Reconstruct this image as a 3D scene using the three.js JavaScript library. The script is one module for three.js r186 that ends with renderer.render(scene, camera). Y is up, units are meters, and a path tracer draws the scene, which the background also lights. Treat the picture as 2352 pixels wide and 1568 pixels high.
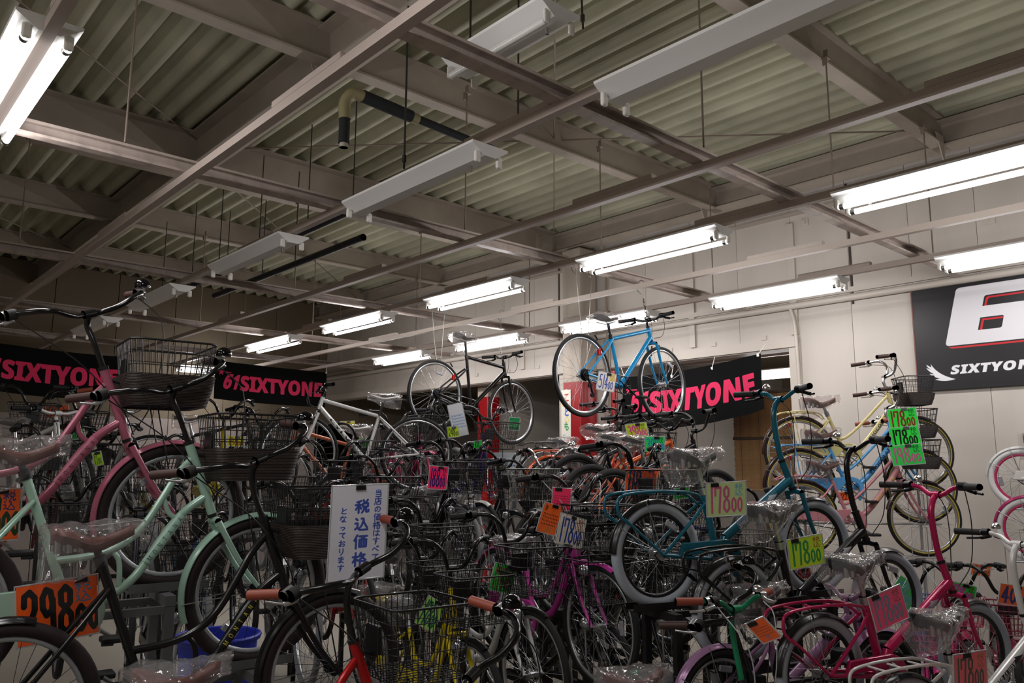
import * as THREE from 'three';
import { mergeGeometries } from 'three/addons/utils/BufferGeometryUtils.js';
import { RoundedBoxGeometry } from 'three/addons/geometries/RoundedBoxGeometry.js';
import { RectAreaLightUniformsLib } from 'three/addons/lights/RectAreaLightUniformsLib.js';

// ---------- camera, sky, lights, exposure ----------
const scene = new THREE.Scene();
const camera = new THREE.PerspectiveCamera(46.487, 2352 / 1568, 0.05, 60);
camera.position.set(0, 1.75, 0);
camera.rotation.order = 'YXZ';
camera.rotation.set(0.156214, 0.838978, 0.004828);
const renderer = new THREE.WebGLRenderer();
renderer.toneMapping = THREE.LinearToneMapping;
renderer.toneMappingExposure = 0.7;
renderer.shadowMap.enabled = true;
scene.background = new THREE.Color(0x000000);
RectAreaLightUniformsLib.init();
const LAMP_POWER = 24;        // luminance of the light under a burning twin-tube fitting
const TUBE_GLOW = 9;
const SIDE_POWER = 85;        // luminance of the light in front of the outer face of each tube          // what the eye sees of a burning tube
const LAMP_COLOR = new THREE.Color(1.0, 0.955, 0.95);

// ---------- helpers ----------
const V = (x, y, z) => new THREE.Vector3(x, y, z);
let seed = 7;
const rnd = () => { seed = (seed * 1664525 + 1013904223) >>> 0; return seed / 4294967296; };
const used = {};
function numbered(name) { const n = used[name] = (used[name] ?? -1) + 1; return n ? name + '_' + String(n).padStart(3, '0') : name; }
function thing(name, label, category, pos = [0, 0, 0], turn = 0, group) {
  const o = new THREE.Group(); o.name = numbered(name); scene.add(o);
  o.position.set(...pos); o.rotation.y = turn; o.userData = { label, category };
  if (group) o.userData.group = group;
  return o;
}
function tag(o, label, category, group) { o.userData.label = label; o.userData.category = category; if (group) o.userData.group = group; return o; }
function obj(name, geo, material, parent = scene) {
  if (Array.isArray(geo)) geo = geo.length > 1 ? merge(geo) : geo[0];
  const m = new THREE.Mesh(geo, material); m.castShadow = m.receiveShadow = true;
  m.name = parent === scene ? numbered(name) : name; parent.add(m); return m;
}
function struct(name, geo, material, parent = scene) { const m = obj(name, geo, material, parent); if (parent === scene) m.userData.kind = 'structure'; return m; }
function merge(list) { return mergeGeometries(list.map((g) => { const h = g.index ? g : g; for (const k of Object.keys(h.attributes)) if (!['position', 'normal', 'uv'].includes(k)) h.deleteAttribute(k); if (!h.index) { h.setIndex([...Array(h.attributes.position.count).keys()]); } return h; }), false); }
function bx(sx, sy, sz, x = 0, y = 0, z = 0) { const g = new THREE.BoxGeometry(sx, sy, sz); g.translate(x, y, z); return g; }
function rbx(sx, sy, sz, r, x = 0, y = 0, z = 0) { const g = new RoundedBoxGeometry(sx, sy, sz, 2, r); g.translate(x, y, z); return g; }
function cyl(r, h, n = 16, r2 = r) { return new THREE.CylinderGeometry(r2, r, h, n); }
// a tube swept along points; r a number or a function of 0..1; smooth = Catmull-Rom through the points
function tube(pts, r, n = 8, { smooth = 0, closed = false, caps = true, flat = 1 } = {}) {
  pts = pts.map((p) => (p.isVector3 ? p : V(p[0], p[1], p[2] ?? 0)));
  if (smooth) pts = new THREE.CatmullRomCurve3(pts, closed, 'centripetal').getPoints(smooth * (pts.length - (closed ? 0 : 1))), closed && pts.pop();
  const m = pts.length, P = [], N = [], U = [], I = [];
  let up = null, len = 0;
  const tan = (i) => (closed ? pts[(i + 1) % m].clone().sub(pts[(i - 1 + m) % m]) : pts[Math.min(i + 1, m - 1)].clone().sub(pts[Math.max(i - 1, 0)])).normalize();
  const rings = closed ? m + 1 : m;
  for (let k = 0; k < rings; k++) {
    const i = k % m, t = tan(i);
    if (!up) { up = Math.abs(t.y) < 0.9 ? V(0, 1, 0) : V(1, 0, 0); }
    up.addScaledVector(t, -up.dot(t)).normalize();
    const side = t.clone().cross(up);
    if (k) len += pts[i].distanceTo(pts[(k - 1) % m]);
    const rr = typeof r === 'function' ? r(k / (rings - 1)) : r;
    for (let j = 0; j <= n; j++) {
      const a = (j / n) * Math.PI * 2, c = Math.cos(a), s = Math.sin(a) * flat;
      const d = up.clone().multiplyScalar(c).addScaledVector(side, s);
      P.push(pts[i].x + d.x * rr, pts[i].y + d.y * rr, pts[i].z + d.z * rr); d.normalize(); N.push(d.x, d.y, d.z); U.push(len, j / n);
    }
    if (k) for (let j = 0; j < n; j++) { const a = (k - 1) * (n + 1) + j, b = a + n + 1; I.push(a, a + 1, b, b, a + 1, b + 1); }
  }
  if (!closed && caps) for (const [e, s] of [[0, -1], [m - 1, 1]]) {
    const t = tan(e).multiplyScalar(s), c = P.length / 3; P.push(pts[e].x, pts[e].y, pts[e].z); N.push(t.x, t.y, t.z); U.push(0, 0);
    for (let j = 0; j <= n; j++) { const q = (e * (n + 1) + j) * 3; P.push(P[q], P[q + 1], P[q + 2]); N.push(t.x, t.y, t.z); U.push(0, 0); }
    for (let j = 1; j <= n; j++) s > 0 ? I.push(c, c + j + 1, c + j) : I.push(c, c + j, c + j + 1);
  }
  const g = new THREE.BufferGeometry();
  g.setAttribute('position', new THREE.Float32BufferAttribute(P, 3)); g.setAttribute('normal', new THREE.Float32BufferAttribute(N, 3)); g.setAttribute('uv', new THREE.Float32BufferAttribute(U, 2)); g.setIndex(I);
  return g;
}
// a straight bar of any outline (x, y) swept along z by len, flat shaded
function prism(outline, len, axis = 'z') {
  const sh = new THREE.Shape(outline.map(([x, y]) => new THREE.Vector2(x, y)));
  const g = new THREE.ExtrudeGeometry(sh, { depth: len, bevelEnabled: false, curveSegments: 6 }); g.translate(0, 0, -len / 2);
  if (axis === 'x') g.rotateY(Math.PI / 2);
  return g;
}
const mats = {};
function mat(color, rough = 0.5, metal = 0, extra) {
  const key = JSON.stringify([color, rough, metal]);
  if (!extra && mats[key]) return mats[key];
  const m = new THREE.MeshPhysicalMaterial({ color, roughness: rough, metalness: metal, ...extra });
  if (!extra) mats[key] = m;
  return m;
}
// tiling noise, the ground of all the painted and worn surfaces
function noiseTexture(size, fn, srgb, rx, ry) {
  const d = new Uint8Array(size * size * 4);
  for (let y = 0; y < size; y++) for (let x = 0; x < size; x++) { const c = fn(x / size, y / size), q = (y * size + x) * 4; for (let k = 0; k < 3; k++) d[q + k] = Math.max(0, Math.min(255, c[k] * 255)); d[q + 3] = 255; }
  const t = new THREE.DataTexture(d, size, size); t.wrapS = t.wrapT = THREE.RepeatWrapping; t.magFilter = THREE.LinearFilter; t.minFilter = THREE.LinearMipmapLinearFilter; t.generateMipmaps = true;
  if (srgb) t.colorSpace = THREE.SRGBColorSpace; t.repeat.set(rx, ry); t.needsUpdate = true; return t;
}
const lat = new Float32Array(64 * 64); for (let i = 0; i < 4096; i++) lat[i] = rnd();
function vn(x, y, f) { x *= f; y *= f; const xi = Math.floor(x), yi = Math.floor(y), u = x - xi, v = y - yi, s = u * u * (3 - 2 * u), t = v * v * (3 - 2 * v), g = (a, b) => lat[(((b % f) + f) % f % 64) * 64 + (((a % f) + f) % f % 64)]; return (g(xi, yi) * (1 - s) + g(xi + 1, yi) * s) * (1 - t) + (g(xi, yi + 1) * (1 - s) + g(xi + 1, yi + 1) * s) * t; }
const fbm = (x, y, f = 4, o = 4) => { let a = 0, w = 0.5, n = 0; for (let i = 0; i < o; i++) { a += w * vn(x, y, f); n += w; f *= 2; w *= 0.55; } return a / n; };
const hex = (h) => [(h >> 16 & 255) / 255, (h >> 8 & 255) / 255, (h & 255) / 255];
function worn(h, amount, size, rx, ry, f = 4) { const c = hex(h); return noiseTexture(size, (x, y) => { const k = 1 + amount * (fbm(x, y, f, 5) - 0.5) * 2; return c.map((v) => v * k); }, true, rx, ry); }
// ---------- the hall: deck, steel, walls ----------
const M = {
  deck: mat(0xffffff, 0.75, 0, { map: worn(0xb4b39c, 0.12, 256, 0.35, 0.35, 6) }),
  steel: mat(0xffffff, 0.6, 0, { map: worn(0xa0968a, 0.1, 256, 0.7, 0.7, 5) }),
  rail: mat(0xffffff, 0.5, 0, { map: worn(0xab9e96, 0.14, 256, 1.2, 6, 4) }),
  paleRail: mat(0xffffff, 0.5, 0, { map: worn(0xb8aca2, 0.07, 256, 1.2, 6, 4) }),
  wall: mat(0xffffff, 0.55, 0, { map: worn(0xb7b0a8, 0.045, 256, 0.5, 0.5, 4) }),
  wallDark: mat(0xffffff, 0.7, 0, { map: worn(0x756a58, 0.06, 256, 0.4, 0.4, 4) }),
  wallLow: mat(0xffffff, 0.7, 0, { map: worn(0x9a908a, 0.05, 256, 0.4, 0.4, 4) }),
  trim: mat(0xb9b1a8, 0.5),
  floor: mat(0xffffff, 0.55, 0, { map: worn(0xa09a8e, 0.12, 256, 0.5, 0.5, 8) }),
  gasket: mat(0x3c332d, 0.8), rod: mat(0x8a7d72, 0.6, 0.3), darkRod: mat(0x35322f, 0.6, 0.4), brown: mat(0x5c3a30, 0.55), dark: mat(0x111112, 0.7),
  red: mat(0x8e1016, 0.28), white: mat(0xe4e4e2, 0.45), lampWhite: mat(0xe6e6e4, 0.5), plastic: mat(0xe8e6e0, 0.4), chrome: mat(0xd8d8da, 0.16, 1), chain: mat(0x9a9a98, 0.35, 1),
  black: mat(0x0c0c0d, 0.35), rubber: mat(0x111112, 0.75),
};
const X0 = -13.5, X1 = 3.2, Z0 = -7.4, Z1 = 3.6, DECK = 4.77;
{ // corrugated deck
  const P = [], U = [], I = [], per = 0.2, seg = 10, n = Math.round((Z1 - Z0) / per) * seg + 1;
  const xs = [X0, -9.6, -7.15, -4.7, -2.4, 0, X1];
  for (let i = 0; i < n; i++) { const z = Z1 - (i / seg) * per, ph = ((Z1 - 1.37 - (i / seg) * per - Z1) / per) * Math.PI * 2, s = Math.cos(((z + 1.37) / per) * Math.PI * 2), y = DECK + 0.045 * (1 - Math.tanh(1.7 * s) / Math.tanh(1.7));
    for (const x of xs) { P.push(x, y, z); U.push(x, z); } }
  for (let i = 0; i < n - 1; i++) for (let k = 0; k < xs.length - 1; k++) { const a = i * xs.length + k, b = a + xs.length; I.push(a, a + 1, b, a + 1, b + 1, b); }
  const g = new THREE.BufferGeometry(); g.setAttribute('position', new THREE.Float32BufferAttribute(P, 3)); g.setAttribute('uv', new THREE.Float32BufferAttribute(U, 2)); g.setIndex(I); g.computeVertexNormals();
  const roof = bx(X1 - X0 + 0.4, 0.1, Z1 - Z0 + 0.6, (X0 + X1) / 2, DECK + 0.16, (Z0 + Z1) / 2);
  const c = struct('ceiling', g, M.deck); obj('roof_slab', roof, M.dark, c);
}
struct('floor', bx(X1 - X0 + 8, 0.12, Z1 - Z0 + 8, (X0 + X1) / 2, -0.06, (Z0 + Z1) / 2 - 2), M.floor);
const iBeam = (w, h, t, f) => [[-w / 2, 0], [w / 2, 0], [w / 2, f], [t / 2, f], [t / 2, h - f], [w / 2, h - f], [w / 2, h], [-w / 2, h], [-w / 2, h - f], [-t / 2, h - f], [-t / 2, f], [-w / 2, f]];
function beam(name, along, at, from, to, w, h, y) { const g = prism(iBeam(w, h, 0.012, 0.016), Math.abs(to - from), along); along === 'z' ? g.translate(at, y, (from + to) / 2) : g.translate((from + to) / 2, y, at); return struct(name, g, M.steel); }
function plate(x, y, z, h, w, dir) { const s = new THREE.Shape([new THREE.Vector2(0, 0), new THREE.Vector2(w, h), new THREE.Vector2(0, h)]); const g = new THREE.ExtrudeGeometry(s, { depth: 0.01, bevelEnabled: false }); g.rotateY(dir); g.translate(x, y, z); return g; }
const clip = (x, y, z) => merge([bx(0.03, 0.07, 0.008, x, y + 0.03, z), bx(0.05, 0.008, 0.05, x, y, z), bx(0.03, 0.05, 0.008, x, y - 0.03, z + 0.02)]);
// main girders along x, main beams and purlins along z
const girder = beam('roof_girder', 'x', -2.5, X0, X1, 0.2, 0.33, 4.42);
const wallGirder = beam('roof_girder', 'x', -7.2, X0, X1, 0.2, 0.24, 4.5);
obj('stiffener', [-2.35, -4.75].flatMap((x) => [plate(x, 4.44, -2.41, 0.28, 0.1, -Math.PI / 2), plate(x, 4.3, -7.1, 0.28, 0.16, -Math.PI / 2)]), M.steel, girder);
obj('closure_strip', bx(X1 - X0, 0.1, 0.02, (X0 + X1) / 2, 4.79, -7.28), M.gasket, wallGirder);
const mainBeam = beam('roof_beam', 'z', -7.15, Z0 + 0.1, Z1, 0.2, 0.42, 4.35);
{ const bolts = []; for (const dz of [-0.42, -0.3]) for (let k = 0; k < 5; k++) { const b = cyl(0.013, 0.02, 6); b.rotateZ(Math.PI / 2); b.translate(-7.13, 4.42 + k * 0.065, -6.6 + dz); bolts.push(b); } bolts.push(bx(0.012, 0.34, 0.3, -7.14, 4.56, -6.96)); obj('splice_plate', bolts, M.steel, mainBeam); }
const purlins = [-2.4, -4.7, -9.6, -11.9].map((x) => beam('roof_purlin', 'z', x, Z0 + 0.15, Z1, 0.11, 0.27, 4.5));
// hung grid: channels along z, rails along x under them
const cee = [[0, 0], [0.06, 0], [0.06, 0.014], [0.054, 0.014], [0.054, 0.005], [0.005, 0.005], [0.005, 0.075], [0.054, 0.075], [0.054, 0.066], [0.06, 0.066], [0.06, 0.08], [0, 0.08]];
for (const [x, hung, y] of [[-2.38, -2.4, 4.5], [-4.43, -4.7, 4.5], [-7.08, -7.15, 4.35], [-9.5, -9.6, 4.5], [-11.7, -11.9, 4.5]]) {
  const g = prism(cee, 9.2, 'z'); g.translate(x - 0.03, 3.375, -2.7); const c = struct('ceiling_channel', g, M.rail);
  const rods = [], clips = [];
  for (const z of [-1.15, -3.47, -4.95, -6.6, 0.8]) { rods.push(tube([[x + 0.05, 3.45, z], [x + 0.05, y + 0.02, z]], 0.006, 6)); clips.push(clip(x + 0.05, y, z)); }
  for (const r of rods) obj('hanger_rod', r, M.rod, c);
  for (const r of clips) obj('rod_clip', r, M.rod, c);
}
for (const [z, m, a, b] of [[-0.55, M.rail, X0 + 0.2, 1.5], [-1.5, M.rail, X0 + 0.2, 1.5], [-2.42, M.rail, X0 + 0.2, 1.5], [-3.5, M.rail, X0 + 0.2, 1.5], [-4.42, M.rail, X0 + 0.2, 1.5], [-5.5, M.paleRail, X0 + 0.2, 1.5], [-6.35, M.rail, X0 + 0.2, 1.5]]) {
  const r = struct('ceiling_rail', bx(b - a, 0.045, 0.045, (a + b) / 2, 3.352, z), m);
  obj('splice_plate', [-1.2, -3.3, -6.1, -8.9].map((x) => bx(0.62, 0.03, 0.047, x - (z * 7 % 1) * 0.6, 3.39, z)), m, r);
}
// braces
for (const [a, b] of [[[-7.0, 4.62, -2.6], [-2.5, 4.62, -6.9]], [[-2.6, 4.62, -2.62], [-7.0, 4.6, -7.0]], [[-6.9, 4.62, -2.4], [-2.6, 4.62, 2.6]], [[-7.3, 4.6, -2.6], [-11.8, 4.6, -7]], [[-2.2, 4.6, -2.6], [1.6, 4.6, -6.9]], [[-1.0, 4.6, -2.4], [-7.0, 4.6, 1.2]], [[-11.8, 4.6, -2.7], [-7.3, 4.6, 2.0]]]) struct('roof_brace', tube([a, b], 0.008, 6), M.rod);
// ---------- walls ----------
const wallBack = struct('wall_back', bx(X1 + 14.2, 0.2, 0.12, (X1 - 14.2) / 2, 4.79, Z0 - 0.07), M.wall);
const seams = [X1, 2.4, 1.6, 0.85, 0.1, -0.55, -1.15, -1.7, -2.25, -2.81, -3.38, -3.97, -4.6, -5.2, -5.85, -6.46, -7.31, -7.78, -8.41, -9.05, -9.68, -10.4, -11.1, -11.8, -12.5, -13.5];
for (let i = 0; i < seams.length - 1; i++) { // wall panels, cut short over the opening
  const a = seams[i], b = seams[i + 1], open = a <= -3.9 && b > -13.6 && !(a <= -6.4 && b >= -7.4), lo = open ? 2.96 : 0;
  obj('panel', rbx(a - b - 0.003, 4.7 - lo, 0.04, 0.003, (a + b) / 2, (4.7 + lo) / 2, Z0 - 0.02), M.wall, wallBack);
  if (!open || b > -6) obj('panel', rbx(a - b - 0.003, 0.0901, 0.05, 0.006, (a + b) / 2, 3.0, Z0 - 0.01 - 0.06), M.wall, wallBack);
}
obj('lintel', [bx(9.6, 0.1, 0.07, -8.75, 3.0, Z0 + 0.012), bx(9.6, 0.03, 0.2, -8.75, 2.955, Z0 - 0.08)], M.trim, wallBack);
obj('conduit', [tube([[X1, 3.36, Z0 + 0.05], [X0, 3.36, Z0 + 0.05]], 0.035, 8), bx(X1 - X0, 0.05, 0.03, (X0 + X1) / 2, 3.44, Z0 + 0.02)], M.trim, wallBack);
obj('ledge', [bx(X1 - X0, 0.06, 0.05, (X0 + X1) / 2, 4.42, Z0 + 0.02), bx(X1 - X0, 0.03, 0.035, (X0 + X1) / 2, 4.32, Z0 + 0.015)], M.steel, wallBack);
for (const x of [-5.19, -3.96, -8.0]) obj('pilaster', bx(0.075, 1.15, 0.03, x, 3.65, Z0 + 0.014), M.trim, wallBack);
for (const x of [-3.36, -7.3]) obj('gasket', bx(0.02, 1.2, 0.012, x, 3.9, Z0 + 0.004), M.gasket, wallBack);
for (const x of [-4.31, -4.92, -5.5, -7.7, -8.3, -9.0, -9.6]) obj('wall_hook', [bx(0.045, 0.05, 0.012, x, 3.08, Z0 + 0.006), tube([[x - 0.03, 3.02, Z0 + 0.015], [x - 0.03, 3.06, Z0 + 0.02], [x + 0.03, 3.06, Z0 + 0.02], [x + 0.03, 3.02, Z0 + 0.015]], 0.003, 5)], M.trim, wallBack);
for (const x of [-1.05, -1.7, -2.4, -3.1, -3.8]) { obj('wall_bracket', [bx(0.07, 0.07, 0.01, x, 4.21 - (x > -2 ? 0 : 0), Z0 + 0.006), bx(0.02, 0.03, 0.02, x, 4.21, Z0 + 0.014)], M.trim, wallBack); }
for (const x of [-1.55, -2.15]) obj('wall_plate', [bx(0.1, 0.1, 0.008, x, 3.86, Z0 + 0.005), tube([[x - 0.01, 3.88, Z0 + 0.012], [x, 3.9, Z0 + 0.014], [x + 0.012, 3.88, Z0 + 0.012], [x, 3.84, Z0 + 0.012]], 0.003, 5)], M.trim, wallBack);
obj('door_jamb', [bx(0.12, 2.98, 0.3, -3.97, 1.49, Z0 - 0.12), tube([[-3.98, 3.34, Z0 + 0.05], [-3.94, 3.2, Z0 + 0.06], [-3.93, 2.6, Z0 + 0.04], [-3.93, 2.2, Z0 + 0.03]], 0.018, 8, { smooth: 5 })], M.trim, wallBack);
// end wall, beyond the hanging banners, and the sheltered bay behind the lintel
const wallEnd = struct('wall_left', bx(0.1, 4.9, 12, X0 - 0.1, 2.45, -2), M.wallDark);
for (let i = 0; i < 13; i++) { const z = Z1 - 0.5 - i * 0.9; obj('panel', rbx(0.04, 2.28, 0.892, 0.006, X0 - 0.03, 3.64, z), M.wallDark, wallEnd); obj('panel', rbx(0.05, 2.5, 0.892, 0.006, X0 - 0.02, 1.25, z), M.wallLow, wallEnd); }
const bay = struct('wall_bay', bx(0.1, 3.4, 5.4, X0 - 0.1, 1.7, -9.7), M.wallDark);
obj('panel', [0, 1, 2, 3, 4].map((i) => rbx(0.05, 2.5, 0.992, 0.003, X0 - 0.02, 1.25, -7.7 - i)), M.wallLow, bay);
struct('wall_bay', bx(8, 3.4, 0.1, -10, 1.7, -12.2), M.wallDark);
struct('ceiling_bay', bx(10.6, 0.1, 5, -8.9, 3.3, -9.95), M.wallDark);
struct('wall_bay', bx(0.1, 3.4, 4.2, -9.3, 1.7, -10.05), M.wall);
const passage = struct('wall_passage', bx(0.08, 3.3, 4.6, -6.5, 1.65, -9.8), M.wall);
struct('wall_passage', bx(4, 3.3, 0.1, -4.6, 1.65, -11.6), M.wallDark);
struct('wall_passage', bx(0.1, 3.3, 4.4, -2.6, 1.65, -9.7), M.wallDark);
struct('wall_right', bx(0.12, 5, Z1 - Z0 + 0.4, X1 + 0.06, 2.5, (Z0 + Z1) / 2), M.wall);
struct('wall_front', bx(X1 - X0 + 0.4, 5, 0.12, (X0 + X1) / 2, 2.5, Z1 + 0.06), M.wall);
// red columns
for (const [x, z, w] of [[-6.75, -7.2, 0.3], [-9.15, -7.75, 0.24]]) {
  const c = struct('red_column', rbx(w, 2.86, w, 0.02, x, 1.43, z), M.red);
  obj('upper_column', rbx(w + 0.006, 1.7, w + 0.006, 0.02, x, 3.62, z), M.steel, c);
}
struct('red_pipe', tube([[-6.28, 0, -7.3], [-6.28, 2.9, -7.3]], 0.04, 10), M.red);
struct('wall_pipe', [tube([[-6.4, 0, -7.32], [-6.4, 4.4, -7.32]], 0.014, 6), tube([[-6.45, 0, -7.32], [-6.45, 3.3, -7.32]], 0.01, 6), tube([[-6.36, 0, -7.32], [-6.36, 3.2, -7.32]], 0.01, 6)], M.rod);
// ---------- twin-tube ceiling fittings ----------
const glow = new THREE.MeshStandardMaterial({ color: 0xffffff, roughness: 0.4, emissive: LAMP_COLOR.clone().lerp(new THREE.Color(1, 1, 1), 0.5), emissiveIntensity: TUBE_GLOW });
const deadTube = mat(0xd9d9d6, 0.15);
const LG = (() => {
  const L = 1.25, s = [[-0.115, 0], [0.115, 0], [0.113, -0.012], [0.036, -0.062], [-0.036, -0.062], [-0.113, -0.012]].map(([x, y]) => [x, y]);
  const body = prism(s, L, 'x');
  const sockets = (e) => [-0.07, 0.07].map((z) => { const g = rbx(0.022, 0.06, 0.034, 0.01, e * (L / 2 - 0.018), -0.07, z); return g; });
  const t = (z) => { const g = cyl(0.016, L - 0.06, 14); g.rotateZ(Math.PI / 2); g.translate(0, -0.088, z); return g; };
  const starter = cyl(0.011, 0.035, 10); starter.translate(0, -0.075, 0);
  const capEnd = (e) => [-0.07, 0.07].map((z) => { const g = cyl(0.0175, 0.025, 12); g.rotateZ(Math.PI / 2); g.translate(e * (L / 2 - 0.045), -0.088, z); return g; });
  return { body, sockets, t, starter, capEnd };
})();
function makeLamp(kind, label) {
  const o = thing('tube_lamp', label, 'lamp');
  obj('housing', LG.body, M.lampWhite, o);
  for (const e of [-1, 1]) for (const s of LG.sockets(e)) obj('socket', s, M.plastic, o);
  const st = LG.starter.clone(); st.translate(kind === 'lit' ? -0.45 : 0.47, 0, 0); obj('starter', st, M.chrome, o);
  if (kind === 'lit') for (const z of [-0.07, 0.07]) obj('tube', LG.t(z), glow, o);
  if (kind === 'lit') obj('tube_cap', [...LG.capEnd(-1), ...LG.capEnd(1)], M.chain, o);
  return o;
}
const litProto = makeLamp('lit', 'x'), bareProto = makeLamp('bare', 'x');
let litUsed = false, bareUsed = false;
function lamp(kind, right, y, z, label, group, turn = 0, light = true) {
  let o;
  if (kind === 'lit') { o = litUsed ? litProto.clone() : litProto; if (litUsed) { o.name = numbered('tube_lamp'); scene.add(o); } litUsed = true; }
  else { o = bareUsed ? bareProto.clone() : bareProto; if (bareUsed) { o.name = numbered('tube_lamp'); scene.add(o); } bareUsed = true; }
  o.position.set(right - 0.625, y, z); o.rotation.y = turn; o.userData = { label, category: 'lamp', group };
  if (kind === 'lit' && light) { const l = new THREE.RectAreaLight(LAMP_COLOR, LAMP_POWER, 1.2, 0.2); l.position.set(right - 0.625, y - 0.125, z); l.rotation.order = 'YXZ'; l.rotation.set(-Math.PI / 2, turn, 0); scene.add(l);
    for (const e of [-1, 1]) { const q = new THREE.RectAreaLight(LAMP_COLOR, SIDE_POWER, 1.19, 0.03), d = 0.092; q.position.set(right - 0.625 + Math.sin(turn) * d * e, y - 0.088, z + Math.cos(turn) * d * e); q.rotation.set(0, turn + (e > 0 ? Math.PI : 0), 0); scene.add(q); } }
  return o;
}
const nth = ['nearest', 'second', 'third', 'fourth', 'fifth', 'sixth'];
[-0.8, -2.83, -4.82, -6.82, -8.85].forEach((x, i) => lamp('lit', x, 3.325, -4.42, ['burning twin-tube lamp cut by the right photo edge, larger of the two there', 'burning twin-tube lamp above and right of the blue hanging bicycle', 'burning twin-tube lamp above the black hanging bicycle, upper row', 'burning twin-tube lamp above the white bicycle with black lettering', 'burning twin-tube lamp just right of the bell of the black handlebar'][i], 'burning lamps of the upper row'));
[-0.95, -2.95, -4.92, -6.85, -8.8].forEach((x, i) => lamp('lit', x, 3.325, -6.35, ['burning twin-tube lamp above the black sign with the large 6', 'burning twin-tube lamp between the sign and the blue hanging bicycle', 'burning twin-tube lamp right behind the saddle of the blue hanging bicycle', 'burning twin-tube lamp right behind the saddle of the black hanging bicycle', 'burning twin-tube lamp left of the black hanging bicycle, lower row'][i], 'burning lamps of the lower row'));
[-0.82, -2.86, -4.95, -7.05, -9.15].forEach((x, i) => lamp('bare', x, 3.325, -2.42, ['unlit white fitting without tubes, largest, at the top right', 'unlit white fitting without tubes below the hanging black pipe', 'unlit white fitting without tubes above the pink bicycle basket', 'unlit white fitting without tubes behind the raised black handlebar bell', 'unlit white fitting without tubes above the left black banner, farthest of its row'][i], 'unlit fittings without tubes'));
lamp('lit', -3.2, 3.4, -0.55, 'burning twin-tube lamp in the top left corner, very close', 'burning lamps of the upper row');
[[-1.15, -0.55], [-3.2, 1.5], [-1.15, 1.5]].forEach(([x, z]) => lamp('lit', x, 3.4, z, 'burning twin-tube lamp over the near end of the hall, outside the picture', 'burning lamps outside the picture'));
lamp('bare', -7.2, 3.325, -0.3, 'small unlit fitting far away at the left photo edge', 'unlit fittings without tubes');
lamp('lit', -12.0, 3.3, -4.95, 'burning lamp set crosswise behind the pink bicycle basket', 'burning lamps of the far end', Math.PI / 2);
{ // a short unlit fitting with its tube, higher up
  const o = bareProto.clone(); o.name = numbered('tube_lamp'); scene.add(o); o.position.set(-2.41, 3.6, -2.13); o.scale.x = 0.52; o.userData = { label: 'short unlit fitting with one grey tube, hung high under the deck', category: 'lamp', group: 'unlit fittings with tube' };
  obj('tube', LG.t(0.07), deadTube, o);
  for (const x of [-0.5, 0.5]) obj('suspension_rod', tube([[x, 0, 0], [x, 1.15, 0]], 0.006, 6), M.darkRod, o);
}
// ---------- bicycles ----------
const BG = {};
const cached = (k, f) => (BG[k] ??= f());
const P2 = (p, z = 0) => V(p[0], p[1], p[2] ?? z);
const tireM = { black: mat(0x151516, 0.8), grey: mat(0x9aa1ab, 0.75), brown: mat(0x1c0f0e, 0.75), white: mat(0xdadada, 0.7), tan: mat(0x1b1a18, 0.8), midgrey: mat(0x77787c, 0.75) };
const rimM = { silver: mat(0xc4c8cc, 0.3, 0.85), black: mat(0x141416, 0.35), pink: mat(0xc02a62, 0.4), grey: mat(0xa8adb2, 0.45, 0.5) };
const spokeM = mat(0xb9bcc0, 0.25, 0.9), spokeDark = mat(0x3a3b3e, 0.35, 0.7), cableM = mat(0x101012, 0.45), cableGrey = mat(0xa9acae, 0.4), steelM = mat(0xb4b6b8, 0.28, 0.9);
const darkMetal = mat(0x26272a, 0.35, 0.7), wireM = mat(0x0b0b0c, 0.4), wireSilver = mat(0xa6a6a2, 0.3, 0.85), vinylBlack = mat(0x1c1c20, 0.5), vinylBrown = mat(0x5a2a22, 0.5), vinylTan = mat(0x7d3a2c, 0.5), vinylWhite = mat(0xd8d8d6, 0.45);
const bagBump = noiseTexture(256, (x, y) => { const k = Math.abs(fbm(x, y, 6, 4) - 0.5) * 2.5 + 0.4 * Math.abs(fbm(y, x, 14, 3) - 0.5); return [k, k, k]; }, false, 1, 1);
const bagM = new THREE.MeshPhysicalMaterial({ color: 0xf4f2f2, roughness: 0.07, transmission: 0.92, thickness: 0, ior: 1.4, bumpMap: bagBump, bumpScale: 0.006, side: THREE.DoubleSide });
const gripM = { black: mat(0x141415, 0.7), brown: mat(0x3a211b, 0.55), tan: mat(0x8a3f2c, 0.5), grey: mat(0x555555, 0.6) };
const glassM = mat(0xb9bcc6, 0.08, 0.6), redLens = mat(0xa01010, 0.15), amberLens = mat(0xe07a20, 0.15);
function texMesh(tex, rough = 0.45) { return new THREE.MeshPhysicalMaterial({ color: 0xffffff, map: tex, roughness: rough }); }
const wicker = (() => { const t = noiseTexture(256, (x, y) => { const r = Math.floor(y * 32), c = Math.floor(x * 16), o = (r + c) % 2, f = Math.sin(((y * 32) % 1) * Math.PI) * (0.7 + 0.3 * Math.sin((((x * 16) % 1) + o) * Math.PI)); const k = 0.45 + 0.55 * f * (0.8 + 0.4 * vn(x, y, 32)); return [0.2 * k, 0.12 * k, 0.085 * k]; }, true, 1, 1); const b = noiseTexture(256, (x, y) => { const f = Math.abs(Math.sin(y * 32 * Math.PI)) * (0.6 + 0.4 * Math.abs(Math.sin(x * 16 * Math.PI + Math.floor(y * 32) * Math.PI / 2))); return [f, f, f]; }, false, 1, 1); return new THREE.MeshPhysicalMaterial({ map: t, bumpMap: b, bumpScale: 0.004, roughness: 0.55 }); })();
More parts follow.
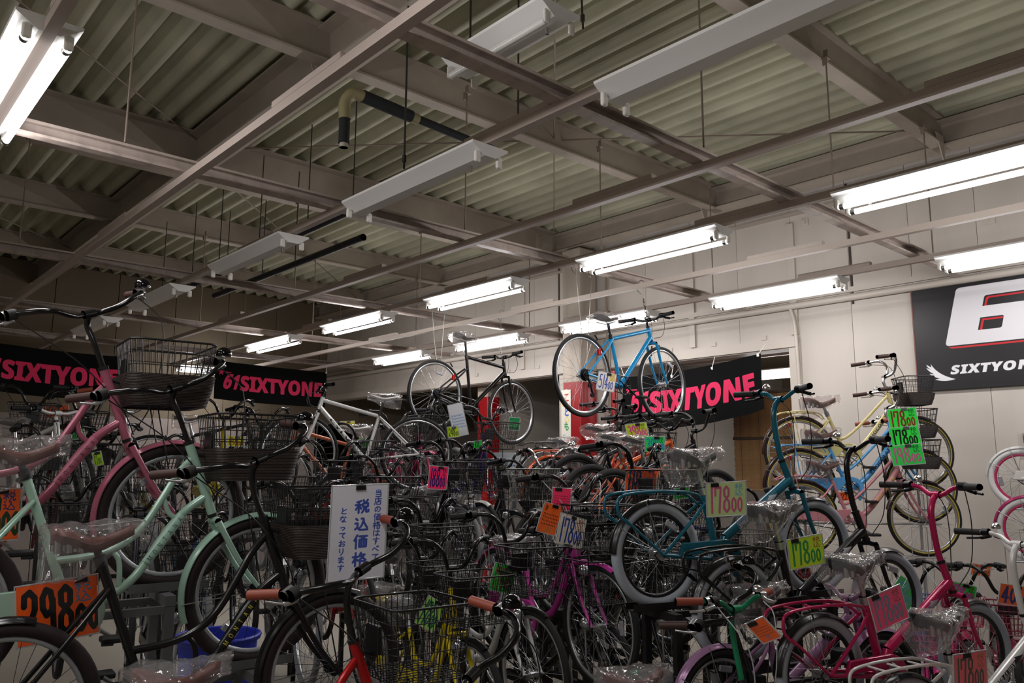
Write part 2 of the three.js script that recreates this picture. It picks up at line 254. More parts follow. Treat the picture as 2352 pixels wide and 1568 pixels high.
const wheelRing = (R, rad, n, m = 56, flat = 1) => tube([...Array(m)].map((_, i) => { const a = (i / m) * Math.PI * 2; return V(Math.cos(a) * R, Math.sin(a) * R, 0); }), rad, n, { closed: true, flat });
function wheel(parent, name, x, y, o) { // tyre > rim, spokes, hub, reflector
  const { r, rt } = o, k = r + '/' + rt;
  const tyre = obj(name, cached('tyre' + k, () => wheelRing(r - rt, rt, 10)), tireM[o.tire || 'black'], parent); tyre.position.set(x, y, 0);
  obj('rim', cached('rim' + k, () => wheelRing(r - 2 * rt - 0.004, 0.011, 6, 56, 1.1)), rimM[o.rim || 'silver'], tyre);
  if (o.wall) obj('sidewall', cached('wall' + k, () => merge([-1, 1].map((s) => { const g = wheelRing(r - rt * 1.55, rt * 0.32, 6); g.translate(0, 0, s * rt * 0.72); return g; }))), o.wall, tyre);
  const sp = obj('spokes', cached('sp' + k, () => { const L = [], n = 32, R = r - 2 * rt - 0.006; for (let i = 0; i < n; i++) { const a = (i / n) * Math.PI * 2, s = i % 2 ? 1 : -1, off = (i % 4 < 2 ? 1 : -1) * 1.25, h = 0.02; L.push(tube([[Math.cos(a + off) * h, Math.sin(a + off) * h, s * 0.028], [Math.cos(a) * R, Math.sin(a) * R, s * 0.003]], 0.0012, 3, { caps: false })); } return merge(L); }), o.darkSpokes ? spokeDark : spokeM, tyre);
  sp.userData.kind = 'stuff';
  obj('hub', cached('hub', () => { const L = [cyl(0.016, 0.07, 12), cyl(0.024, 0.004, 12), cyl(0.024, 0.004, 12), cyl(0.005, 0.13, 8)]; L[1].translate(0, 0.029, 0); L[2].translate(0, -0.029, 0); const g = merge(L); g.rotateX(Math.PI / 2); return g; }), o.darkSpokes ? darkMetal : steelM, tyre);
  const a = o.refl ?? 0.9; const q = obj('reflector', cached('refl', () => rbx(0.075, 0.03, 0.014, 0.006)), o.reflM || glassM, tyre); q.position.set(Math.cos(a) * (r * 0.62), Math.sin(a) * (r * 0.62), 0.012); q.rotation.z = a + Math.PI / 2;
  return tyre;
}
function arcGuard(R, w, a0, a1, dip = 0.016) { // a curved mudguard with a thickness of its own
  const P = [], I = [], U = [], m = 30, c = 8, put = (R0) => { for (let i = 0; i <= m; i++) { const a = a0 + (a1 - a0) * (i / m); for (let j = 0; j <= c; j++) { const t = (j / c) * 2 - 1, rr = R0 - dip * t * t; P.push(Math.cos(a) * rr, Math.sin(a) * rr, (t * w) / 2 * (1 - 0.06 * t * t)); U.push(i / m, j / c); } } };
  put(R); put(R - 0.0025); const n = (m + 1) * (c + 1);
  for (let i = 0; i < m; i++) for (let j = 0; j < c; j++) { const a = i * (c + 1) + j, b = a + c + 1; I.push(a, a + 1, b, b, a + 1, b + 1, a + n, b + n, a + n + 1, b + n, b + n + 1, a + n + 1); }
  for (const j of [0, c]) for (let i = 0; i < m; i++) { const a = i * (c + 1) + j, b = a + c + 1; I.push(a, b, a + n, b, b + n, a + n); }
  for (const i of [0, m]) for (let j = 0; j < c; j++) { const a = i * (c + 1) + j, b = a + 1; I.push(a, b, a + n, b, b + n, a + n); }
  const g = new THREE.BufferGeometry(); g.setAttribute('position', new THREE.Float32BufferAttribute(P, 3)); g.setAttribute('uv', new THREE.Float32BufferAttribute(U, 2)); g.setIndex(I); g.computeVertexNormals(); return g;
}
function blob(nu, nv, fn) { // closed surface from fn(u 0..1, v 0..1) -> [x,y,z], v runs round
  const P = [], U = [], I = [];
  for (let i = 0; i <= nu; i++) for (let j = 0; j <= nv; j++) { P.push(...fn(i / nu, j / nv)); U.push(i / nu, j / nv); }
  for (let i = 0; i < nu; i++) for (let j = 0; j < nv; j++) { const a = i * (nv + 1) + j, b = a + nv + 1; I.push(a, a + 1, b, b, a + 1, b + 1); }
  const g = new THREE.BufferGeometry(); g.setAttribute('position', new THREE.Float32BufferAttribute(P, 3)); g.setAttribute('uv', new THREE.Float32BufferAttribute(U, 2)); g.setIndex(I); g.computeVertexNormals(); return g;
}
const mix = (a, b, t) => a + (b - a) * t, sstep = (a, b, t) => { t = Math.max(0, Math.min(1, (t - a) / (b - a))); return t * t * (3 - 2 * t); };
function saddleGeo(kind) {
  const L = kind === 'sport' ? 0.27 : 0.265, wR = kind === 'sport' ? 0.068 : 0.1, th = kind === 'sport' ? 0.035 : 0.065;
  return blob(22, 18, (u, v) => { const w = mix(wR, 0.024, sstep(0.22, 0.72, u)) * Math.sqrt(Math.max(0, Math.min(1, u / 0.1) * (2 - Math.min(1, u / 0.1)))) * (u > 0.9 ? Math.sqrt(Math.max(0, 1 - ((u - 0.9) / 0.1) ** 2)) : 1); const a = v * Math.PI * 2, c = Math.cos(a), s = Math.sin(a); const top = (kind === 'sport' ? 0.012 * Math.cos(u * 6) : 0.02 * Math.cos(u * 5.2) - 0.012 * Math.exp(-(((u - 0.45) / 0.2) ** 2))); const h = th * mix(1, 0.62, u); return [-L * 0.5 + u * L, top - h / 2 + (s > 0 ? s * h * 0.42 : s * h * 0.58), c * w * (s < 0 ? 1 - 0.12 * s * s : 1)]; });
}
function bagGeo(k, kind) { // a clear bag pulled over the saddle: creased, tucked in below
  const L = kind === 'sport' ? 0.31 : 0.335;
  return blob(40, 36, (u, v) => { const a = v * Math.PI * 2, c = Math.cos(a), s = Math.sin(a); const w = mix(0.125, 0.04, sstep(0.25, 0.85, u)) * Math.sqrt(Math.max(0, Math.min(1, u / 0.08))) * Math.sqrt(Math.max(0, Math.min(1, (1 - u) / 0.06))); const dn = mix(kind === 'sport' ? 0.1 : 0.165, 0.035, sstep(0.35, 0.95, u)); const n = (fbm(u * 0.9 + k * 0.37, v, 9, 3) - 0.5) * 0.05 + (Math.abs(fbm(u + k * 0.21, v * 1, 5, 2) - 0.5)) * 0.035; const tuck = s < 0 ? 1 - 0.45 * s * s : 1; return [-L * 0.5 + u * L + n * 0.2, (s > 0 ? 0.032 * s : dn * s) - 0.012 + n * 0.5, c * w * tuck + n * c]; });
}
const wob = (n, a) => (fbm(n * 0.173 % 1, 0.31, 16, 2) - 0.5) * a;
function basketGeo(x0, x1, y0, y1, w0, w1, step = 0.026, wire = 0.0019) { // wire basket, open on top, tapering down
  const L = [], ring = (y, t, rr, n = 5) => { const ex = 0.03 * (1 - t), w = mix(w0, w1, t) / 2, a = x0 + ex, b = x1 - ex, q = 0.05; const pts = []; for (const [cx, cz, s] of [[b - q, w - q, 0], [a + q, w - q, 1], [a + q, -w + q, 2], [b - q, -w + q, 3]]) for (let k = 0; k <= 3; k++) { const an = (s + k / 3) * Math.PI / 2; pts.push(V(cx + Math.cos(an) * q, y, cz + Math.sin(an) * q)); } return pts; };
  const top = ring(y1, 1), bot = ring(y0, 0), N = 4;
  L.push(tube(top, wire * 2.4, 6, { closed: true })); L.push(tube(bot, wire * 1.3, 4, { closed: true }));
  for (let k = 1; k < N + 1; k++) { const t = k / (N + 1); L.push(tube(ring(mix(y0, y1, t), t), wire, 4, { closed: true })); }
  const walk = (ptsT, ptsB) => { let d = 0; const m = ptsT.length; for (let i = 0; i < m; i++) { const a = ptsT[i], b = ptsT[(i + 1) % m], len = a.distanceTo(b); let p = (step - (d % step)) % step; while (p < len) { const f = p / len; L.push(tube([a.clone().lerp(b, f), ptsB[i].clone().lerp(ptsB[(i + 1) % m], f)], wire, 4, { caps: false })); p += step; } d += len; } };
  walk(top, bot);
  for (let z = -w0 / 2 + 0.02; z < w0 / 2; z += step * 1.2) L.push(tube([[x0 + 0.03, y0, z], [x1 - 0.03, y0, z]], wire, 4, { caps: false }));
  for (let x = x0 + 0.05; x < x1 - 0.04; x += step * 2) L.push(tube([[x, y0, -w0 / 2], [x, y0, w0 / 2]], wire, 4, { caps: false }));
  return merge(L);
}
function wickerGeo(x0, x1, y0, y1, w0, w1) { // woven skirt round the lower half
  const ring = (t, o) => { const ex = 0.03 * (1 - t), w = mix(w0, w1, t) / 2 + o, a = x0 + ex - o, b = x1 - ex + o, q = 0.05, pts = []; for (const [cx, cz, s] of [[b - q, w - q, 0], [a + q, w - q, 1], [a + q, -w + q, 2], [b - q, -w + q, 3]]) for (let k = 0; k <= 3; k++) { const an = (s + k / 3) * Math.PI / 2; pts.push([cx + Math.cos(an) * q, cz + Math.sin(an) * q]); } pts.push(pts[0]); return pts; };
  const rows = [[0, -0.002], [0, 0.006], [0.5, 0.009], [1, 0.006], [1, -0.002], [0, -0.002]], P = [], U = [], I = [];
  rows.forEach(([t, o], k) => { let d = 0; const r = ring(t, o); r.forEach((p, i) => { if (i) d += Math.hypot(p[0] - r[i - 1][0], p[1] - r[i - 1][1]); P.push(p[0], mix(y0, y1, t), p[1]); U.push(d * 6, k === 4 ? 1 : mix(y0, y1, t) * 5); }); });
  const c = 17; for (let k = 0; k < rows.length - 1; k++) for (let i = 0; i < c - 1; i++) { const a = k * c + i, b = a + c; I.push(a, b, a + 1, b, b + 1, a + 1); }
  const g = new THREE.BufferGeometry(); g.setAttribute('position', new THREE.Float32BufferAttribute(P, 3)); g.setAttribute('uv', new THREE.Float32BufferAttribute(U, 2)); g.setIndex(I); g.computeVertexNormals(); return g;
}
// lettering wrapped on the right (or left) side of a straight tube piece
function tubeText(parent, str, p0, p1, r, bg, fg, { side = 1, font = 'bold 52px sans-serif', arrow, z = 0, spacing = 0, span = 0.9, flip = 0 } = {}) {
  const len = Math.hypot(p1[0] - p0[0], p1[1] - p0[1]), W = 512, H = 64, cv = document.createElement('canvas'); cv.width = W; cv.height = H; const c = cv.getContext('2d');
  c.fillStyle = bg; c.fillRect(0, 0, W, H); if (flip) { c.translate(W, H); c.rotate(Math.PI); }
  if (arrow) { c.fillStyle = arrow; c.beginPath(); c.moveTo(8, 14); c.lineTo(420, 14); c.lineTo(420, 2); c.lineTo(504, 32); c.lineTo(420, 62); c.lineTo(420, 50); c.lineTo(8, 50); c.fill(); }
  c.fillStyle = fg; c.font = font; c.textBaseline = 'middle'; c.textAlign = 'center';
  const n = str.length, adv = (arrow ? 390 : W - 20) / n; if (spacing) for (let i = 0; i < n; i++) c.fillText(str[i], 10 + adv * (i + 0.5), H / 2 + 2); else { c.save(); const w = c.measureText(str).width, k = (arrow ? 380 : W - 16) / w; c.translate(arrow ? 205 : W / 2, H / 2 + 2); c.scale(k, 1); c.fillText(str, 0, 0); c.restore(); }
  const tx = new THREE.CanvasTexture(cv); tx.colorSpace = THREE.SRGBColorSpace;
  const P = [], U = [], N = [], I = [], d = V((p1[0] - p0[0]) / len, (p1[1] - p0[1]) / len, 0), up = V(-d.y, d.x, 0), m = 6;
  for (let i = 0; i <= 1; i++) for (let j = 0; j <= m; j++) { const a = ((j / m) * 2 - 1) * span, n = up.clone().multiplyScalar(Math.sin(a)).add(V(0, 0, side * Math.cos(a))); P.push(p0[0] + d.x * len * i + n.x * (r + 0.0016), p0[1] + d.y * len * i + n.y * (r + 0.0016), z + n.z * (r + 0.0016)); N.push(n.x, n.y, n.z); U.push(side > 0 ? i : 1 - i, j / m); }
  for (let j = 0; j < m; j++) { const a = j, b = j + m + 1; side > 0 ? I.push(a, b, a + 1, b, b + 1, a + 1) : I.push(a, a + 1, b, b, a + 1, b + 1); }
  const g = new THREE.BufferGeometry(); g.setAttribute('position', new THREE.Float32BufferAttribute(P, 3)); g.setAttribute('normal', new THREE.Float32BufferAttribute(N, 3)); g.setAttribute('uv', new THREE.Float32BufferAttribute(U, 2)); g.setIndex(I);
  return obj('frame_lettering', g, texMesh(tx, 0.3), parent);
}
const BARS = {
  cruiser: [[0, 0, 0], [0.005, 0, 0.05], [0.04, 0.02, 0.11], [0.05, 0.05, 0.18], [0.0, 0.05, 0.25], [-0.09, 0.03, 0.295], [-0.2, 0.005, 0.325]],
  city: [[0, 0, 0], [0.01, 0, 0.03], [0.05, 0.03, 0.06], [0.06, 0.11, 0.1], [0.03, 0.155, 0.16], [-0.05, 0.15, 0.235], [-0.17, 0.135, 0.28]],
  fold: [[0, 0, 0], [0, 0, 0.035], [0.01, 0.035, 0.1], [0.0, 0.045, 0.16], [-0.06, 0.045, 0.29]],
  flat: [[0, 0, 0], [0, 0, 0.07], [0, 0.02, 0.14], [-0.02, 0.022, 0.21], [-0.045, 0.02, 0.3]],
  riser: [[0, 0, 0], [0, 0, 0.05], [-0.01, 0.05, 0.14], [-0.03, 0.055, 0.22], [-0.06, 0.05, 0.31]],
  bmx: [[0, 0, 0], [0, 0, 0.04], [0.0, 0.09, 0.09], [-0.01, 0.18, 0.16], [-0.03, 0.19, 0.24], [-0.06, 0.19, 0.31]],
};
const T = { // the kinds of bicycle; metres, rear wheel touching the ground at 0,0, forward is x
  cruiser: { r: 0.305, rt: 0.026, W: 1.15, HT: [0.835, 0.91], HB: [0.946, 0.622], bb: [0.45, 0.28], seat: [0.262, 0.79], saddle: [0.235, 0.9], ssTop: [0.3, 0.69], clamp: [0.775, 1.14], stem: [[0.835, 0.91], [0.79, 1.02], [0.755, 1.09], [0.775, 1.14]], bar: 'cruiser',
    tubes: [[[[0.86, 0.86], [0.799, 0.786], [0.751, 0.698], [0.685, 0.586], [0.633, 0.531], [0.574, 0.498], [0.493, 0.477], [0.385, 0.468]], 0.0145], [[[0.925, 0.7], [0.898, 0.683], [0.842, 0.641], [0.798, 0.594], [0.736, 0.501], [0.688, 0.421], [0.651, 0.376], [0.6, 0.335], [0.53, 0.3], [0.45, 0.28]], 0.017], [[[0.753, 0.69], [0.772, 0.635], [0.808, 0.603]], 0.01], [[[0.574, 0.498], [0.602, 0.46], [0.612, 0.36]], 0.01]],
    basket: [0.9, 1.25, 0.77, 1.03, 0.33, 0.37], wicker: 0.12, guards: [1.22, 3.5, 1.3, 4.15], guardW: 0.062, chainCase: 1, rail: 0.0165 },
  fold: { r: 0.255, rt: 0.026, W: 1.02, HT: [0.825, 0.715], HB: [0.888, 0.575], bb: [0.37, 0.215], seat: [0.292, 0.565], saddle: [0.25, 0.755], ssTop: [0.285, 0.5], clamp: [0.825, 1.05], stem: [[0.825, 0.715], [0.808, 0.77], [0.786, 0.9], [0.783, 0.97], [0.8, 1.02], [0.825, 1.05]], stemR: 0.0155, stemColor: 1, bar: 'fold', barColor: 1,
    tubes: [[[[0.868, 0.615], [0.42, 0.32]], 0.025], [[[0.424, 0.323], [0.378, 0.22]], 0.025]], rack: [0.545, -0.25, 0.27], guards: [1.1, 2.7, 0.75, 3.1], guardW: 0.06, chainCase: 2, rail: 0.019 },
  cross: { r: 0.34, rt: 0.016, W: 1.045, HT: [0.86, 0.835], HB: [0.893, 0.72], bb: [0.468, 0.285], seat: [0.35, 0.7], saddle: [0.31, 0.858], ssTop: [0.355, 0.67], clamp: [0.865, 0.9], stem: [[0.86, 0.835], [0.845, 0.885], [0.865, 0.9]], bar: 'flat', saddleKind: 'sport',
    tubes: [[[[0.866, 0.805], [0.36, 0.675]], 0.0165], [[[0.886, 0.745], [0.468, 0.285]], 0.0205]], gears: 1, rail: 0.0155 },
  city: { r: 0.335, rt: 0.019, W: 1.08, HT: [0.83, 0.9], HB: [0.885, 0.69], bb: [0.43, 0.285], seat: [0.3, 0.62], saddle: [0.255, 0.755], ssTop: [0.305, 0.58], clamp: [0.835, 1.0], stem: [[0.83, 0.9], [0.812, 0.965], [0.835, 1.0]], bar: 'city',
    tubes: [[[[0.87, 0.735], [0.78, 0.6], [0.69, 0.43], [0.6, 0.33], [0.43, 0.285]], 0.021], [[[0.845, 0.82], [0.74, 0.66], [0.64, 0.5], [0.53, 0.43], [0.36, 0.45]], 0.014]],
    basket: [0.93, 1.23, 0.76, 1.0, 0.27, 0.36], guards: [1.15, 2.95, 0.8, 3.3], guardW: 0.05, chainCase: 1, rack: [0.71, -0.27, 0.26], light: 1, rail: 0.016 },
  choco: { r: 0.305, rt: 0.018, W: 1.0, HT: [0.77, 0.86], HB: [0.825, 0.64], bb: [0.4, 0.275], seat: [0.25, 0.64], saddle: [0.2, 0.77], ssTop: [0.26, 0.58], clamp: [0.765, 0.96], stem: [[0.77, 0.86], [0.75, 0.92], [0.765, 0.96]], bar: 'city',
    tubes: [[[[0.81, 0.7], [0.6, 0.43], [0.5, 0.33], [0.4, 0.275]], 0.025], [[[0.785, 0.8], [0.45, 0.47], [0.36, 0.42], [0.31, 0.44]], 0.012]],
    basket: [0.87, 1.13, 0.72, 0.95, 0.24, 0.32], wicker: 0.09, guards: [1.15, 2.9, 0.8, 3.2], guardW: 0.048, chainCase: 1, rack: [0.64, -0.2, 0.22], light: 1, rail: 0.015 },
  mtb: { r: 0.335, rt: 0.026, W: 1.06, HT: [0.83, 0.89], HB: [0.87, 0.76], bb: [0.44, 0.3], seat: [0.3, 0.74], saddle: [0.25, 0.9], ssTop: [0.31, 0.68], clamp: [0.85, 0.97], stem: [[0.83, 0.89], [0.818, 0.94], [0.85, 0.97]], bar: 'riser', saddleKind: 'sport',
    tubes: [[[[0.84, 0.86], [0.33, 0.66]], 0.019], [[[0.862, 0.79], [0.44, 0.3]], 0.023]], gears: 1, rail: 0.016 },
  kid: { r: 0.225, rt: 0.024, W: 0.82, HT: [0.6, 0.62], HB: [0.65, 0.46], bb: [0.34, 0.2], seat: [0.2, 0.44], saddle: [0.16, 0.54], ssTop: [0.22, 0.4], clamp: [0.6, 0.7], stem: [[0.6, 0.62], [0.585, 0.67], [0.6, 0.7]], bar: 'city',
    tubes: [[[[0.64, 0.5], [0.5, 0.34], [0.34, 0.2]], 0.02], [[[0.615, 0.58], [0.42, 0.38], [0.26, 0.34]], 0.012]], basket: [0.68, 0.9, 0.5, 0.67, 0.2, 0.26], guards: [1.1, 2.8, 0.8, 3.1], guardW: 0.055, chainCase: 1, rail: 0.014 },
};
let bagN = 0;
function bicycle(kind, pos, yaw, o) {
  const t = { ...T[kind], ...o.t }, root = thing('bicycle', o.label, 'bicycle', pos, yaw, o.group); root.rotation.order = 'YXZ'; if (o.scale) root.scale.setScalar(o.scale); root.rotation.z = o.pitch || 0; root.rotation.x = o.lean || 0;
  const paint = o.paint instanceof THREE.Material ? o.paint : mat(o.paint, o.gloss ?? 0.22, o.metal ?? 0.1), r = t.r, hub = [0, r], fh = [t.W, r];
  const wo = { r, rt: t.rt, tire: o.tire, rim: o.rim, wall: o.wall, darkSpokes: o.darkSpokes };
  if (!o.noRear) wheel(root, 'rear_wheel', 0, r, { ...wo, refl: 0.5 + bagN * 1.3 % 6 });
  const front = new THREE.Group(); front.name = 'front_end';
  // frame
  const F = t.tubes.map(([p, rad]) => tube(p.map((q) => P2(q)), rad, 12, { smooth: p.length > 2 ? 4 : 0 }));
  F.push(tube([P2(t.HT), P2(t.HB)], 0.019, 12), tube([P2(t.seat), P2(t.bb)], t.rail, 12));
  for (const s of [-1, 1]) { F.push(tube([V(t.ssTop[0], t.ssTop[1], s * 0.02), V(t.ssTop[0] * 0.75, mix(t.ssTop[1], r, 0.25), s * 0.045), V(0, r, s * 0.062)], 0.0085, 8), tube([V(t.bb[0] - 0.02, t.bb[1], s * 0.03), V(t.bb[0] * 0.7, mix(t.bb[1], r, 0.3), s * 0.05), V(0, r, s * 0.062)], 0.0095, 8)); }
  { const b = cyl(0.024, 0.08, 14); b.rotateX(Math.PI / 2); b.translate(t.bb[0], t.bb[1], 0); F.push(b); }
  obj('frame', F, paint, root);
  // fork and front wheel
  const ax = V(t.HT[0] - t.HB[0], t.HT[1] - t.HB[1], 0).normalize(), cr = V(t.HB[0], t.HB[1], 0).addScaledVector(ax, -0.03), FK = [], susp = o.susp;
  FK.push(tube([V(t.HB[0], t.HB[1], 0), cr], 0.017, 10), tube([cr.clone().add(V(0, 0, -0.055)), cr.clone().add(V(0, 0.006, 0)), cr.clone().add(V(0, 0, 0.055))], 0.015, 8, { smooth: 3 }));
  for (const s of [-1, 1]) { const a = cr.clone().add(V(0, 0, s * 0.055)), b = V(t.W, r, s * 0.055), m = a.clone().lerp(b, 0.6).addScaledVector(V(ax.y, -ax.x, 0), -0.012); FK.push(tube([a, m, b], susp ? 0.017 : (u) => mix(0.0135, 0.009, u), 8, { smooth: 4 })); }
  const fork = obj('fork', FK, o.forkPaint ? mat(o.forkPaint, 0.25, 0.1) : paint, root);
  wheel(root, 'front_wheel', t.W, r, { ...wo, refl: 2.2 + bagN * 1.9 % 6 });
  for (const i of [0, 1]) { const g = cyl(0.021, 0.014, 14), p = i ? t.HT : t.HB, e = i ? 0.004 : -0.004; g.applyQuaternion(new THREE.Quaternion().setFromUnitVectors(V(0, 1, 0), ax)); g.translate(p[0] + ax.x * e, p[1] + ax.y * e, 0); obj('headset', g, o.headset || mat(0x0e0e10, 0.4), root); }
  // stem, bar, grips, levers, bell, cables
  const stemMat = o.stemPaint ? mat(o.stemPaint, 0.3, o.stemPaint === 0xc8c8cc ? 0.9 : 0.1) : t.stemColor ? paint : mat(0x0d0d0e, 0.25);
  const cock = new THREE.Group(); cock.name = 'cockpit'; const C0 = V(t.clamp[0], t.clamp[1], 0);
  const swing = o.barYaw || 0;
  const H0 = V(t.HT[0], t.HT[1], 0), turnBar = (v) => v.sub(H0).applyAxisAngle(ax, swing).add(H0);
  const local = (p, side) => turnBar(V(p[0], p[1], p[2] * side).add(C0));
  const stemPts = t.stem.map((p) => turnBar(P2(p)));
  obj('stem', [tube(stemPts, t.stemR || 0.0125, 10, { smooth: 5 }), tube([local([0, 0, -0.025], 1), local([0, 0, 0.025], 1)], 0.018, 12)], stemMat, root);
  const shp = BARS[o.bar || t.bar], half = (s) => shp.map((p) => local(p, s)), pts = [...half(-1).reverse(), ...half(1).slice(1)];
  obj('handlebar', tube(pts, 0.0115, 10, { smooth: 5 }), o.barPaint ? mat(o.barPaint, o.barPaint === 0xc8c8cc ? 0.15 : 0.22, o.barPaint === 0xc8c8cc ? 1 : 0.2) : t.barColor ? paint : mat(0x0b0b0c, 0.2), root);
  const end = shp[shp.length - 1], pre = shp[shp.length - 2], gm = gripM[o.grips || 'black'];
  const gdir = V(end[0] - pre[0], end[1] - pre[1], end[2] - pre[2]).normalize();
  const cab = [];
  for (const s of [-1, 1]) {
    const e = V(...end).addScaledVector(gdir, 0.004), b = V(...end).addScaledVector(gdir, -0.115);
    obj('grip', tube([local(b.toArray(), s), local(e.toArray(), s)], (u) => 0.0165 + 0.0025 * Math.sin(u * 3), 10), gm, root);
    const k = V(...end).addScaledVector(gdir, -0.14), up = [k.toArray(), [k.x + 0.03, k.y - 0.018, k.z], [k.x + 0.045 + gdir.x * 0.05, k.y - 0.03, k.z + gdir.z * 0.05], [k.x + 0.04 + gdir.x * 0.115, k.y - 0.035, k.z + gdir.z * 0.115]];
    obj('brake_lever', [tube(up.slice(1).map((p) => local(p, s)), 0.006, 6, { smooth: 4 }), tube([local([k.x, k.y + 0.004, k.z - 0.02], s), local([k.x, k.y, k.z + 0.02], s)], 0.0185, 8), tube(up.slice(0, 3).map((p) => local(p, s)), 0.011, 6)], o.leverPaint ? mat(o.leverPaint, 0.25, 0.8) : darkMetal, root);
    const c0 = local([k.x + 0.03, k.y - 0.02, k.z - 0.02], s), c3 = V(t.HB[0] + 0.02, t.HB[1] + 0.02, s * 0.025), arc = c0.clone().lerp(c3, 0.35).add(V(0.09, 0.05 - 0.06 * s, s * -0.02)), arc2 = c0.clone().lerp(c3, 0.75).add(V(0.07, -0.02, 0));
    cab.push(tube([c0, arc, arc2, c3], 0.0027, 5, { smooth: 6, caps: false }));
    if (s > 0 && o.shifter !== 0) { const q = V(...end).addScaledVector(gdir, -0.165); obj('shifter', [tube([local([q.x, q.y, q.z - 0.012], s), local([q.x, q.y, q.z + 0.022], s)], 0.022, 10)], gripM.black, root); }
  }
  obj('brake_cable', cab, o.cableM || cableM, root);
  if (o.bell) { const s = o.bellSide ?? -1, k = V(...end).addScaledVector(gdir, -0.19), p = local([k.x, k.y + 0.03, k.z], s), g = new THREE.SphereGeometry(o.bell === 'big' ? 0.034 : 0.022, 16, 10, 0, Math.PI * 2, 0, Math.PI * 0.55); g.translate(p.x, p.y, p.z); const d = cyl(o.bell === 'big' ? 0.033 : 0.021, 0.008, 16); d.translate(p.x, p.y - 0.004, p.z); obj('bell', [g, d], o.bellM || mat(0x0e0e10, 0.08, 0.4), root); }
  // saddle on its post
  const seatDir = V(t.seat[0] - t.bb[0], t.seat[1] - t.bb[1], 0).normalize(), sTop = V(...t.seat, 0).addScaledVector(seatDir, (t.saddle[1] - 0.05 - t.seat[1]) / seatDir.y);
  obj('seat_post', [tube([V(...t.seat, 0).addScaledVector(seatDir, -0.03), sTop], 0.0128, 10), tube([V(...t.seat, 0).addScaledVector(seatDir, -0.025), V(...t.seat, 0).addScaledVector(seatDir, 0.012)], t.rail + 0.004, 12)], o.postM || steelM, root);
  const sk = o.saddleKind || t.saddleKind || 'city', sad = obj('saddle', cached('sad' + sk, () => saddleGeo(sk)), o.saddleM || vinylBlack, root); sad.position.set(t.saddle[0], t.saddle[1], 0); sad.rotation.z = o.saddleTilt ?? 0.03;
  obj('saddle_rails', cached('rails' + sk, () => { const L = []; for (const s of [-1, 1]) L.push(tube([[-0.09, -0.05, s * 0.04], [0, -0.062, s * 0.022], [0.09, -0.035, s * 0.012]], 0.0035, 5)); if (sk === 'city') for (const s of [-1, 1]) for (const x of [-0.07, -0.035, 0]) { L.push(tube([[x - 0.045, -0.03, s * 0.05], [x - 0.045, -0.075, s * 0.05]], 0.012, 6)); } return merge(L); }), steelM, sad);
  if (sk === 'city') obj('rivets', cached('rivets', () => merge([-1, 1].flatMap((s) => [[-0.05, 0.079], [-0.012, 0.06], [0.028, 0.043]].map(([x, z]) => { const g = new THREE.SphereGeometry(0.0055, 8, 6); g.translate(x, -0.025, s * (z + 0.012)); return g; })))), M.chrome, sad);
  if (o.bag) { const b = obj('plastic_cover', cached('bag' + sk + (bagN % 4), () => bagGeo(bagN % 4, sk)), bagM, sad); b.scale.setScalar(o.bag === true ? 1 : o.bag); }
  bagN++;
  // mudguards
  if (t.guards && !o.noGuards) {
    const gm2 = o.guardPaint ? mat(o.guardPaint, 0.25, 0.2) : paint, gr = r + 0.014, key = kind + (o.t ? JSON.stringify(o.t.guards || 0) : '');
    const f = obj('front_mudguard', cached('gf' + key, () => arcGuard(gr, t.guardW, t.guards[0], t.guards[1])), gm2, root); f.position.set(t.W, r, 0);
    const b = obj('rear_mudguard', cached('gb' + key, () => arcGuard(gr, t.guardW, t.guards[2], t.guards[3])), gm2, root); b.position.set(0, r, 0);
    const st = (x, a) => [-1, 1].map((s) => tube([V(x, r, s * 0.055), V(x + Math.cos(a) * gr, r + Math.sin(a) * gr, s * t.guardW * 0.5)], 0.0022, 5));
    for (const g of [...st(t.W, t.guards[1] - 0.25), ...st(0, t.guards[3] - 0.5), ...st(0, t.guards[3] - 1.25)]) obj('mudguard_stay', g, steelM, root);
  }
  // drive
  const bbx = t.bb[0], bby = t.bb[1];
  const ang = o.crank ?? 0.6;
  obj('crankset', cached('crank' + ang + bbx + bby, () => { const ring = wheelRing(0.078, 0.0045, 6, 28); ring.translate(bbx, bby, 0.045); const arms = [...Array(5)].map((_, i) => tube([[bbx, bby, 0.045], [bbx + Math.cos(i * 1.2566) * 0.078, bby + Math.sin(i * 1.2566) * 0.078, 0.045]], 0.005, 4)); const A = (s, z) => tube([[bbx, bby, z * 0.8], [bbx + s * Math.cos(-ang) * 0.165, bby + s * Math.sin(-ang) * 0.165, z]], 0.0085, 6); const ax = cyl(0.012, 0.13, 8); ax.rotateX(Math.PI / 2); ax.translate(bbx, bby, 0); return merge([ring, ...arms, A(1, 0.07), A(-1, -0.07), ax]); }), o.crankM || (t.gears ? darkMetal : steelM), root);
  for (const s of [1, -1]) obj('pedal', rbx(0.09, 0.022, 0.075, 0.008, bbx + s * Math.cos(-ang) * 0.165, bby + s * Math.sin(-ang) * 0.165, s * 0.115), gripM.black, root);
  obj('chain', cached('chain' + bbx + bby + r, () => tube([[0, r + 0.04, 0.043], [bbx, bby + 0.078, 0.045], [bbx + 0.078, bby, 0.045], [bbx, bby - 0.078, 0.045], [0, r - 0.04, 0.043], [-0.04, r, 0.043]], 0.0045, 5, { closed: true })), darkMetal, root);
